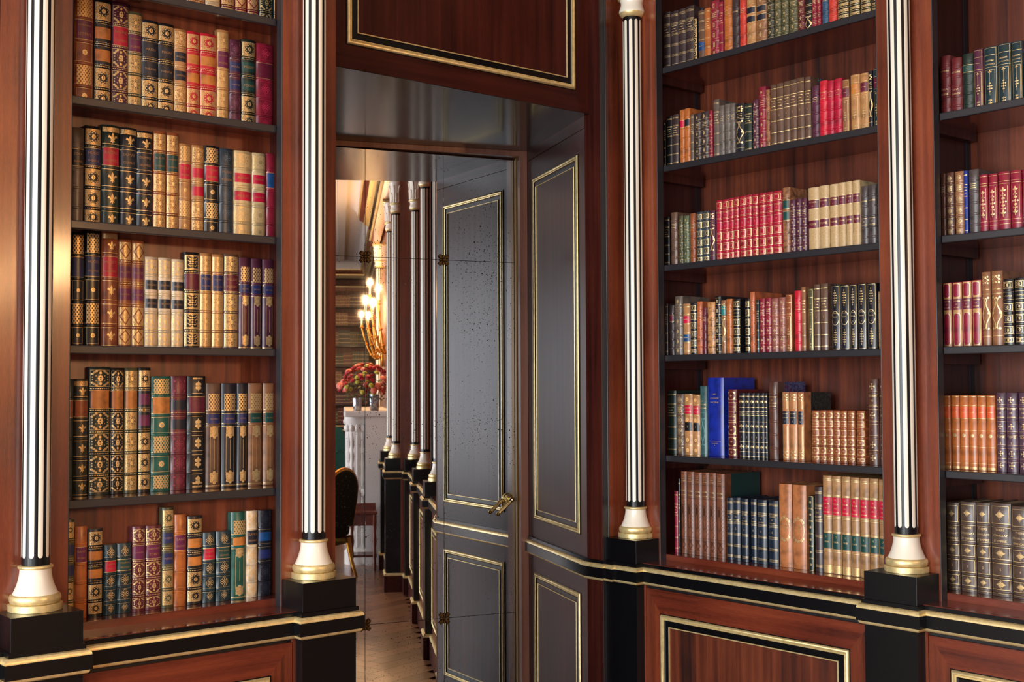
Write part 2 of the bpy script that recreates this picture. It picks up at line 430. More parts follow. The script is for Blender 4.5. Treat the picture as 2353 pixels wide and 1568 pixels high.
# local frame of the jamb: x from the deep end towards the room, -y off the jamb
jamb.rotation_euler = (0, 0, math.atan2(-JD.y, -JD.x))
# with this turn local -y points to (-JD.y, JD.x), into the recess
JL = 0.752
def js(s): return -s                             # distance s from the room edge -> local x
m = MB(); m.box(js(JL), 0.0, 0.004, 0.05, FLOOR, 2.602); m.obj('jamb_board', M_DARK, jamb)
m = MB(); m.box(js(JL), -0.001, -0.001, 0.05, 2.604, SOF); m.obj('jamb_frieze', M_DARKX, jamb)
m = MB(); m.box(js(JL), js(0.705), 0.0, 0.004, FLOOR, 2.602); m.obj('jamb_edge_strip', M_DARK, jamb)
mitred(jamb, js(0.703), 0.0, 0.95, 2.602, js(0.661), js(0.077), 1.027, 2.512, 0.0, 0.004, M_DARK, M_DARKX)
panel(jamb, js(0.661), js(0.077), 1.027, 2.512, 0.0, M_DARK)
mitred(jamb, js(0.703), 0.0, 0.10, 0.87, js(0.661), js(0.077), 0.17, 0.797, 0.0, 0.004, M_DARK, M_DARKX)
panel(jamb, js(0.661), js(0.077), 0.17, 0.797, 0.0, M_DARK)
m = MB(); m.box(js(JL), 0.0, -0.012, 0.004, FLOOR, 0.095); m.obj('plinth_board', M_BLACK, jamb)
# hidden jamb on the hinge side
m = MB(); m.prism([tuple(hinge + JD * 0.02), tuple(lj0), (lj0.x - 0.04, lj0.y), tuple(hinge + JD * 0.02 - Vector((0.05, 0)))], FLOOR, SOF); struct(m.obj('wall_jamb_hinge', M_DARK))
# door frame: head and stiles with a brass rebate
frame = sroot('trim_1')
def frame_bar(name, mat, a0, a1, d0, d1, z0, z1, parent=frame):
    m = MB(); P = [J1 + FD * a + JD * d for a, d in ((a0, d0), (a1, d0), (a1, d1), (a0, d1))]
    m.prism([tuple(p) for p in P], z0, z1); return m.obj(name, mat, parent, None, 0.0015)
frame_bar('frame_stile', M_FRAMEP, 0.0, 0.036, 0.0, 0.13, FLOOR, SOF)
frame_bar('frame_stile', M_FRAMEP, 1.105, 1.14, -0.01, 0.13, FLOOR, SOF)
frame_bar('frame_head', M_FRAMEP, 0.036, 1.105, 0.0, 0.13, SOF - 0.024, SOF)
frame_bar('brass_rebate', M_BRASSD, 0.036, 0.041, 0.045, 0.07, FLOOR, SOF - 0.024)
frame_bar('door_stop', M_SEAM, 0.036, 0.06, 0.125, 0.16, FLOOR, SOF - 0.03)
frame_bar('door_stop', M_SEAM, 0.036, 1.105, 0.125, 0.16, SOF - 0.06, SOF - 0.024)
# the dark room behind the door
m = MB(); P = [J1 + FD * a + JD * d for a, d in ((-0.3, 0.9), (1.5, 0.9), (1.5, 0.92), (-0.3, 0.92))]; m.prism([tuple(p) for p in P], FLOOR, 2.8)
P = [J1 + FD * a + JD * d for a, d in ((-0.32, 0.1), (-0.3, 0.1), (-0.3, 0.92), (-0.32, 0.92))]; m.prism([tuple(p) for p in P], FLOOR, 2.8)
P = [J1 + FD * a + JD * d for a, d in ((1.5, 0.1), (1.52, 0.1), (1.52, 0.92), (1.5, 0.92))]; m.prism([tuple(p) for p in P], FLOOR, 2.8)
P = [J1 + FD * a + JD * d for a, d in ((-0.32, 0.1), (1.52, 0.1), (1.52, 0.92), (-0.32, 0.92))]; m.prism([tuple(p) for p in P], 2.75, 2.8)
struct(m.obj('wall_closet', plain('closet_dark', (30, 26, 26), 0.8)))
m = MB(); P = [J1 + FD * a + JD * d for a, d in ((-0.3, 0.13), (1.5, 0.13), (1.5, 0.16), (-0.3, 0.16))]
m.prism([tuple(p) for p in P], SOF, 2.8)
P = [J1 + FD * a + JD * d for a, d in ((-0.32, 0.05), (-0.0, 0.05), (-0.0, 0.13), (-0.32, 0.13))]; m.prism([tuple(p) for p in P], FLOOR, 2.8)
P = [J1 + FD * a + JD * d for a, d in ((1.14, 0.05), (1.52, 0.05), (1.52, 0.13), (1.14, 0.13))]; m.prism([tuple(p) for p in P], FLOOR, 2.8)
struct(m.obj('wall_closet_front', M_SEAM))

# ------------------------------------------------------------------ the mirrored door, standing a little ajar
DN = Vector((-0.27425, -0.96166)); DOFF = -5.0599; DT = Vector((-DN.y, DN.x))
door = sroot('door_1')
org = DN * DOFF
door.location = (org.x, org.y, 0)
door.rotation_euler = (0, 0, math.atan2(DT.y, DT.x))       # local x along the door, -y towards the room
def mirror_mat():
    a = NT('antique_mirror'); v = a.coords()
    big = a.n('TexNoise', Scale=2.6, Detail=2.0); a.l(v, big.inputs['Vector'])
    fac = None
    for sc, th in ((34.0, 0.085), (85.0, 0.15), (190.0, 0.22)):
        vo = a.n('TexVoronoi', Scale=sc); a.l(v, vo.inputs['Vector'])
        sx = a.n('SeparateColor'); a.l(vo.outputs['Color'], sx.inputs[0])
        lim = a.math('MULTIPLY', a.math('POWER', sx.outputs[0], 3.0), th)
        lim = a.math('MULTIPLY', lim, a.math('MULTIPLY_ADD', big.outputs[0], 5.0, -1.5))
        f = a.math('LESS_THAN', vo.outputs['Distance'], lim)
        fac = f if fac is None else a.math('MAXIMUM', fac, f)
    a.set(Base_Color=a.mix(fac, (0.77, 0.77, 0.80, 1), (0.02, 0.018, 0.018, 1)), Metallic=a.math('SUBTRACT', 1.0, a.math('MULTIPLY', fac, 0.7)),
          Roughness=a.math('MULTIPLY_ADD', fac, 0.4, 0.012))
    return a.m
M_MIRROR = mirror_mat()
XS = [1.2000, 1.5544, 1.9110, 2.2644]
ZS = [0.0, 0.5985, 2.1575, 2.6212]
box('door_leaf', M_SEAM, door, XS[0], XS[3], 0.003, 0.04, ZS[0], ZS[3])
box('door_edge', M_SEAM, door, XS[3], XS[3] + 0.003, -0.001, 0.04, ZS[0], ZS[3])
for i in range(3):
    for j in range(3):
        m = MB(); x0, x1, z0, z1 = XS[i] + 0.0005, XS[i + 1] - 0.0005, ZS[j] + 0.0005, ZS[j + 1] - 0.0005
        b = 0.0007
        m.add([(x0, 0.0012, z0), (x1, 0.0012, z0), (x1, 0.0012, z1), (x0, 0.0012, z1), (x0 + b, 0, z0 + b), (x1 - b, 0, z0 + b), (x1 - b, 0, z1 - b), (x0 + b, 0, z1 - b)],
              [(4, 5, 6, 7), (0, 1, 5, 4), (1, 2, 6, 5), (2, 3, 7, 6), (3, 0, 4, 7)])
        m.obj('mirror_pane', M_MIRROR, door)
def rosette_mesh():
    m = MB()
    m.lathe([(0, -0.010), (0.004, -0.0105), (0.007, -0.008), (0.009, -0.009), (0.011, -0.006), (0.011, 0)], 16)
    for k in range(8):
        a = R(45 * k); L = 0.031 if k % 2 else 0.021
        for t, r in ((0.45, 0.0052), (0.68, 0.0065), (0.88, 0.0045)):
            for s in ((-1, 1) if t > 0.5 and k % 2 else (0,)):
                b = a + s * 0.16
                m.ball((math.cos(b) * L * t, math.sin(b) * L * t, -0.004), r, r, 0.004, 8, 4)
    m2 = MB(); m2.v = [(x, z, y) for x, y, z in m.v]; m2.f = m.f; m2.mi = m.mi
    return m2.mesh('rosette', M_BRONZE, 40)
rm = rosette_mesh()
for x in XS[1:3]:
    for z in ZS[1:3]:
        o = link('rosette_clip', rm, door); o.location = (x, 0, z)
hd = thing('door_handle', None, None); hd.parent = door
hd.location = (2.2143, 0, 1.1019)
m = MB(); m.lathe([(0, 0.012), (0.012, 0.012), (0.016, 0.010), (0.022, 0.009), (0.024, 0.006), (0.0275, 0.006), (0.0285, 0.003), (0.0285, 0)], 28)
m.v = [(x, -z, y) for x, y, z in m.v]; m.obj('rose', M_BRASS, hd, 40)
m = MB(); m.lathe([(0.008, 0.010), (0.0075, 0.03), (0.010, 0.034), (0.012, 0.042), (0.010, 0.052), (0.006, 0.056), (0, 0.057)], 20)
m.v = [(x, -z, y) for x, y, z in m.v]; m.obj('neck', M_BRASS, hd, 40)
m = MB(); la = R(222)
for k in range(6):
    b = 2 * math.pi * k / 6
    ox, oy = 0.0045 * math.cos(b), 0.0045 * math.sin(b)
    m.tube([(math.cos(la) * t - math.sin(la) * ox, -0.044 + oy, math.sin(la) * t + math.cos(la) * ox) for t in (0.0, 0.02, 0.05, 0.085)], [0.0046, 0.0048, 0.0043, 0.0038], 8)
m.ball((math.cos(la) * 0.09, -0.044, math.sin(la) * 0.09), 0.009); m.ball((math.cos(la) * 0.012, -0.044, math.sin(la) * 0.012), 0.0095)
m.obj('lever', M_BRASS, hd, 60)

# ------------------------------------------------------------------ dado rail, cornice and skirting
def pedestal_steps(cols, w=0.0915, front=-0.122, back=-0.085):
    out = []
    for c in cols: out += [(c - w, back), (c - w, front), (c + w, front), (c + w, back)]
    return out
TL = [(-3.6, -0.085)] + pedestal_steps(COLS_L)[:-1] + [(COLS_L[1] + 0.0915, 0.14)]
TL = [(s, YL + y) for s, y in TL]
BX = 3.26                                            # front of the chimney breast
E_COLS = [(3.231, -0.36), (3.231, -1.52), (3.231, -4.95)]
pr = pedestal_steps(COLS_R)
TRp = [tuple(J1 + JD * 0.05), tuple(J0), (SX, 3.391), (3.272, 3.391), (3.272, 3.35), (XR - 0.122, 3.35)] + [(XR + y, -s) for s, y in pr[2:-2]]
TRp += [(XR - 0.122, -0.16 - 0.06), (BX - 0.122, -0.16 - 0.06)]
for cx, cyy in E_COLS:
    TRp += ([(BX - 0.085, cyy + 0.0915), (BX - 0.122, cyy + 0.0915)] if cyy < -1 else []) + [(BX - 0.122, cyy - 0.0915), (BX - 0.085, cyy - 0.0915)]
TRp += [(BX - 0.085, -5.2), (XR - 0.085, -5.2), (XR - 0.085, -12.25)]
BLK1 = [(-0.004, 0.944), (0.006, 0.944), (0.006, 0.9315)]
GLD1 = [(0.006, 0.9315)] + [(0.006 + 0.0115 * math.sin(R(a)), 0.9175 + 0.014 * math.cos(R(a))) for a in (15, 30, 45, 60, 75, 90)] + [(0.0175, 0.9167)]
BLK2 = [(0.0165, 0.9167), (0.0185, 0.9155), (0.0185, 0.879), (0.014, 0.879)]
GLD2 = [(0.014, 0.879)] + [(0.004 + 0.010 * math.cos(R(a)), 0.879 - 0.012 * math.sin(R(a))) for a in (15, 30, 45, 60, 75, 90)] + [(-0.004, 0.866)]
for nm, path in (('trim_2', TL), ('trim_3', TRp)):
    t = sroot(nm)
    for q, mat, prof in (('black_fillet', M_BLACK, BLK1), ('gilt_moulding', M_GILT, GLD1), ('black_fascia', M_BLACK, BLK2), ('gilt_cove', M_GILT, GLD2)):
        m = MB(); m.sweep(path, prof); m.obj(q, mat, t, 40)
# skirting with a gilt bead
for nm, path in (('baseboard_front', TL), ('baseboard_right', TRp[5:])):
    t = sroot(nm)
    m = MB(); m.sweep(path, [(0.012, FLOOR), (0.012, 0.10), (-0.004, 0.10)]); m.obj('skirting_board', M_DARK, t)
    m = MB(); m.sweep(path, [(0.012, 0.10), (0.013, 0.108), (0.008, 0.116), (0.001, 0.12), (-0.004, 0.12)]); m.obj('gilt_bead', M_GILT, t, 40)
# entablature over the columns and the ceiling cove
EL = [(-3.6, YL - 0.09), (2.06, YL - 0.09), (2.06, SY), (SX, SY), (SX, 3.40)]
ER = [(XR - 0.12, 3.40), (XR - 0.12, -0.2), (BX - 0.12, -0.2), (BX - 0.12, -5.2), (XR - 0.12, -5.2), (XR - 0.12, -12.25)]
EB = [(XR - 0.12, -12.2), (-3.6, -12.2)]
for nm, path in (('trim_4', EL), ('trim_5', ER), ('trim_6', EB)):
    t = sroot(nm)
    for q, mat, prof in (('architrave', M_FRAME, [(-0.1, 3.30), (0.0, 3.30), (0.0, 3.36)]), ('gilt_fillet', M_GILT, [(0.0, 3.36), (0.015, 3.37), (0.015, 3.385), (0.0, 3.39)]),
                         ('frieze', M_DARK, [(0.0, 3.39), (0.0, 3.50)]), ('black_band', M_BLACK, [(0.0, 3.5), (0.02, 3.51), (0.02, 3.53)]), ('gilt_cornice', M_GILT, [(0.02, 3.53), (0.05, 3.56), (0.08, 3.57), (0.08, 3.595)]),
                         ('cornice', M_FRAME, [(0.08, 3.595), (0.13, 3.63), (0.13, 3.655)]), ('gilt_edge', M_GILT, [(0.13, 3.655), (0.15, 3.665), (0.15, 3.68)]), ('cove', M_PLASTER, [(0.15, 3.68), (0.17, 3.74), (0.22, 3.785), (0.28, CEIL)])):
        m = MB(); m.sweep(path, prof); m.obj(q, mat, t, 40)
m = MB(); m.sweep([(2.80, 3.0), (2.80, -11.6)], [(-0.05, CEIL), (-0.05, CEIL - 0.025), (0.05, CEIL - 0.025), (0.05, CEIL)]); m.obj('ceiling_band', M_STONE, ceiling)

# chimney breast
brs = sroot('wall_breast')
box('breast_core', M_FRAME, brs, BX, 3.76, -5.2, -0.25, FLOOR, CEIL)
for k, (y0, y1) in enumerate(((-1.62, -1.42), (-0.46, -0.26))):
    pass

# ------------------------------------------------------------------ pedestals and fluted columns
def build_pedestal(label):
    p = thing('pedestal', label, 'pedestal', 'black pedestals under the fluted columns')
    box('upper_block', M_BLACK, p, -0.0915, 0.0915, -0.122, 0.0, 0.9435, 1.029, 0.0012)
    box('lower_block', M_BLACK, p, -0.0915, 0.0915, -0.121, 0.0, FLOOR, 0.9435)
    return p
def reed_mesh():
    m = MB(); n = 8; r = 0.0353; hw = R(10.4)
    z0, z1 = 1.1645, 3.007; ew = r * hw
    lo = []; hi = []; vs = []
    for i in range(n + 1):
        t = -1 + 2 * i / n; a = -math.pi / 2 + t * hw
        e = ew * (1 - math.sqrt(max(0, 1 - t * t)))
        rr = r + 0.0004 * (1 - t * t)
        vs += [(rr * math.cos(a), rr * math.sin(a), z0 + e), (rr * math.cos(a), rr * math.sin(a), z1 - e)]
    m.add(vs, [(2 * i, 2 * i + 2, 2 * i + 3, 2 * i + 1) for i in range(n)])
    return m.mesh('reed', M_IVORY, 60)
def leaf_mesh(h, w, curl):
    m = MB(); n = 10; vs = []
    for i in range(n + 1):
        t = i / n
        wd = w * (0.55 + 0.6 * math.sin(math.pi * min(1, t * 0.9 + 0.1)) - 0.55 * t ** 3) * (1 + 0.12 * math.sin(t * 28))
        out = 0.003 + curl * (0.55 * t + 0.45 * t ** 3); z = h * (t - 0.12 * max(0, t - 0.8) * 5)
        vs += [(-wd, -out + 0.006, z), (-wd * 0.45, -out - 0.002, z), (0, -out - 0.006, z + 0.002), (wd * 0.45, -out - 0.002, z), (wd, -out + 0.006, z)]
    fs = [(i * 5 + k, i * 5 + k + 1, i * 5 + 5 + k + 1, i * 5 + 5 + k) for i in range(n) for k in range(4)]
    m.add(vs, fs); return m.mesh('leaf', M_IVORY, 70)
def build_column(label, phase=0):
    c = thing('fluted_column', label, 'column', 'fluted columns')
    def lathe(name, mat, prof, seg=40):
        m = MB(); m.lathe(prof, seg); return m.obj(name, mat, c, 35)
    def halfround(r, z0, z1, b): return [(r + b * math.sin(math.pi * i / 8), z0 + (z1 - z0) * (1 - math.cos(math.pi * i / 8)) / 2) for i in range(9)]
    lathe('plinth_ring', M_GILT, [(0, 1.0295), (0.0668, 1.0295), (0.0668, 1.046), (0.065, 1.047), (0.060, 1.047)] + halfround(0.058, 1.0475, 1.071, 0.006) + [(0.052, 1.0715)])
    lathe('bell', M_IVORY, [(0.0562, 1.0712), (0.0558, 1.073)] + [(0.0392 + 0.0166 * (1 - t) ** 2.0, 1.073 + 0.0625 * t) for t in [i / 10 for i in range(11)]])
    lathe('neck_ring', M_GILT, [(0.039, 1.1355)] + halfround(0.0405, 1.1355, 1.1445, 0.0035) + [(0.034, 1.145)])
    lathe('shaft', M_SHAFT, [(0.0350, 1.140), (0.0350, 3.026)], 60)
    rm_ = reed_mesh() if 'reed' not in SH else SH['reed']; SH['reed'] = rm_
    for k in range(10):
        o = link('reed', rm_, c); o.rotation_euler = (0, 0, R(36 * k + phase))
    lathe('collar_ring', M_GILT, [(0.0348, 3.0195), (0.0385, 3.021), (0.043, 3.026), (0.048, 3.034), (0.0485, 3.037)])
    lathe('vase', M_IVORY, [(0.0492, 3.0365), (0.0497, 3.039), (0.0485, 3.047), (0.0445, 3.06), (0.042, 3.0705), (0.0425, 3.077), (0.0455, 3.083), (0.046, 3.087)])
    lathe('upper_ring', M_GILT, [(0.046, 3.086)] + halfround(0.048, 3.087, 3.104, 0.007) + [(0.044, 3.104)])
    cap = lathe('capital', M_IVORY, [(0.044, 3.103), (0.046, 3.12), (0.051, 3.18), (0.0565, 3.235), (0.061, 3.268), (0.066, 3.272), (0.066, 3.276)])
    if 'leaf' not in SH: SH['leaf'] = (leaf_mesh(0.085, 0.014, 0.007), leaf_mesh(0.155, 0.0145, 0.016))
    for k in range(8):
        for q in (0, 1):
            a = R(45 * k + 22.5 * q)
            o = link('leaf', SH['leaf'][q], cap); o.location = (0.043 * math.sin(a), -0.043 * math.cos(a), 3.108); o.rotation_euler = (0, 0, a)
    m = MB(); m.box(-0.072, 0.072, -0.072, 0.072, 3.276, 3.30); m.obj('abacus', M_GILT, c, None, 0.004)
    return c
SH = {}
CL = ['first fluted ivory and black column on the narrow bookcase wall, at the picture edge', 'fluted ivory and black column between the narrow bookcase and the mirror door',
      'slim fluted column in the corner with a white vase capital in view', 'fluted column between the wide bookcase and the end bookcase', 'fluted column beyond the end bookcase, seen only in the mirror',
      'fourth fluted column of the long wall, tucked beside the chimney breast', 'fluted column on the corner of the chimney breast', 'fluted column standing just before the marble mantel', 'fluted column on the far side of the mantel']
spots = [('L', COLS_L[0], 0), ('L', COLS_L[1], 0)] + [('R', c, 0) for c in COLS_R] + [('R', -y, BX - XR) for x, y in E_COLS]
proto_c = build_column(CL[0]); proto_p = build_pedestal('black lacquer ' + 'pedestal under the ' + CL[0].split(',')[0])
for i, (sd, s, dy) in enumerate(spots):
    c = proto_c if i == 0 else copy_tree(proto_c); p = proto_p if i == 0 else copy_tree(proto_p)
    seat(c, sd, s, -0.029 + dy); seat(p, sd, s, dy)
    c['label'] = CL[i]
PLB = ['black lacquer pedestal at the picture edge under the outer column', 'black lacquer pedestal between the narrow bookcase and the mirror door', 'black pedestal of the corner column beside the black bar', 'black pedestal between the wide and end bookcases',
       'black pedestal beyond the end bookcase, seen in the mirror', 'black pedestal tucked beside the chimney breast', 'black pedestal on the corner of the chimney breast', 'black pedestal just before the marble mantel', 'black pedestal on the far side of the mantel']
peds = [o for o in C.objects if o.name.startswith('pedestal')]
for o, l in zip(peds, PLB): o['label'] = l
for ch in peds[2].children:                                 # the corner pedestal is cut off by the black bar
    ch.data = ch.data.copy()
    for v in ch.data.vertices:
        if v.co.x < 0: v.co.x = -0.0685

# ------------------------------------------------------------------ bookcases and the cabinets below them
def bookcase(side, s0, s1, shelves, label, board=0.0222, back=0.314, low=None, extra=0.055, front=0.034, lip=0.0222):
    b = thing('bookcase', label, 'bookcase', 'built-in bookcases')
    seat(b, side)
    MBK = M_BACK_LIT if side == 'L' else M_BACK
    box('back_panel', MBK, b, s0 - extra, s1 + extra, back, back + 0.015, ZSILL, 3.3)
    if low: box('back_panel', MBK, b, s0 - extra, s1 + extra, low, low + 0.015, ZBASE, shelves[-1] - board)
    for a, k in ((s0 - extra - 0.012, 0), (s1 + extra, 1)):
        sp = box('side_panel', M_DARK, b, a, a + 0.012, front, back, ZSILL, 3.3)
        cx = a + (-0.004 if k else 0.012)
        if back > 0.2: box('shelf_track', plain('track_steel', (40, 36, 44), 0.5, 0.5), sp, cx, cx + 0.004, back - 0.035, back - 0.02, 1.0, 3.3)
    for a, k in ((s0, 0), (s1, 1)):                      # black linings on the returns of the pilasters
        p = box('black_lining', M_EDGE, b, a if not k else a - 0.001, a + 0.001 if not k else a, 0.001, front, ZSILL, 3.3)
        box('return', M_EDGE, p, a - extra if not k else a, a if not k else a + extra, 0.030, front - 0.0005, ZSILL, 3.3)
        m = MB(); x = a + (-0.0012 if k else 0.0012); m.tube([(x, 0.0015, ZSILL), (x, 0.0015, 3.3)], 0.0019, 8); m.obj('bead', M_EDGE, p, 60)
    for z in shelves:
        s = box('shelf', M_SILL, b, s0 - extra, s1 + extra, front + 0.013, back, z - board, z)
        box('shelf_edge', M_EDGE, s, s0 + 0.0015, s1 - 0.0015, front, front + 0.014, z - lip - 0.001, z + 0.0004, 0.003)
        if back > 0.2:
            for a in (s0 - extra, s1 + extra - 0.03): box('shelf_bearer', M_DARK, b, a, a + 0.03, 0.06, back - 0.02, z - board - 0.03, z - board)
    box('base_shelf', M_SILL, b, s0 - extra, s1 + extra, front + 0.0005, back, ZSILL, ZBASE)
    box('riser', M_RAIL, b, s0 + 0.001, s1 - 0.001, front - 0.0005, front + 0.0005, ZSILL, ZBASE - 0.002)
    return b
ZLS = [2.7285, 2.4, 2.059, 1.7181, 1.2981]
ZRS = [2.8171, 2.4393, 2.0597, 1.7173, 1.3387]
LO = (COLS_L[0] + 0.0935, COLS_L[1] - 0.094)
RO = (COLS_R[0] + 0.0965, COLS_R[1] - 0.0985)
FO = (COLS_R[1] + 0.0965, COLS_R[2] - 0.098)
bookcase('L', LO[0], LO[1], ZLS, 'narrow built-in mahogany bookcase with black shelf edges, nearest the mirror door', 0.009, 0.178, 0.122)
bookcase('R', RO[0], RO[1], ZRS, 'wide built-in mahogany bookcase on the long wall, first from the corner')
bookcase('R', FO[0], FO[1], [3.02] + ZRS[1:], 'end built-in mahogany bookcase with black shelf edges, cut off by the picture edge')
def cabinet(side, s0, s1, label):
    c = thing('base_cabinet', label, 'cabinet', 'panelled cabinets under the bookcases')
    seat(c, side)
    yf = -0.081
    box('carcass', M_FRAME, c, s0, s1, yf + 0.014, 0.25, FLOOR, ZSILL - 0.02)
    box('sill', M_SILL, c, s0 - 0.0, s1 + 0.0, -0.089, 0.034, ZSILL - 0.02, ZSILL)
    e = 0.009
    m = MB(); m.ring(s0, s1, 0.1, 0.90, [(0, 0), (e, 0), (e, -0.012)], yf); m.obj('face_frame', M_FRAME, c)
    d = box('door', M_SEAM, c, s0 + e, s1 - e, yf + 0.012, yf + 0.014, 0.11, 0.88)
    mitred(d, s0 + e + 0.0025, s1 - e - 0.0025, 0.115, 0.855, s0 + 0.084, s1 - 0.084, 0.19, 0.7675, yf, 0.012)
    panel(d, s0 + 0.084, s1 - 0.084, 0.19, 0.7675, yf, M_BACK)
    return c
cabinet('L', COLS_L[0] + 0.0915, COLS_L[1] - 0.0915, 'panelled mahogany cabinet with gilt frame under the narrow bookcase')
cabinet('R', COLS_R[0] + 0.0915, COLS_R[1] - 0.0915, 'panelled mahogany cabinet with gilt frame under the wide bookcase')
cabinet('R', COLS_R[1] + 0.0915, COLS_R[2] - 0.0915, 'panelled mahogany cabinet with gilt frame under the end bookcase')
cabinet('R', COLS_R[2] + 0.0915, COLS_R[3] - 0.0915, 'panelled mahogany cabinet beyond the end bookcase, seen in the mirror')
bc4 = bookcase('R', COLS_R[2] + 0.0965, COLS_R[3] - 0.098, ZRS, 'built-in bookcase between the end bookcase and the chimney breast, seen in the mirror')
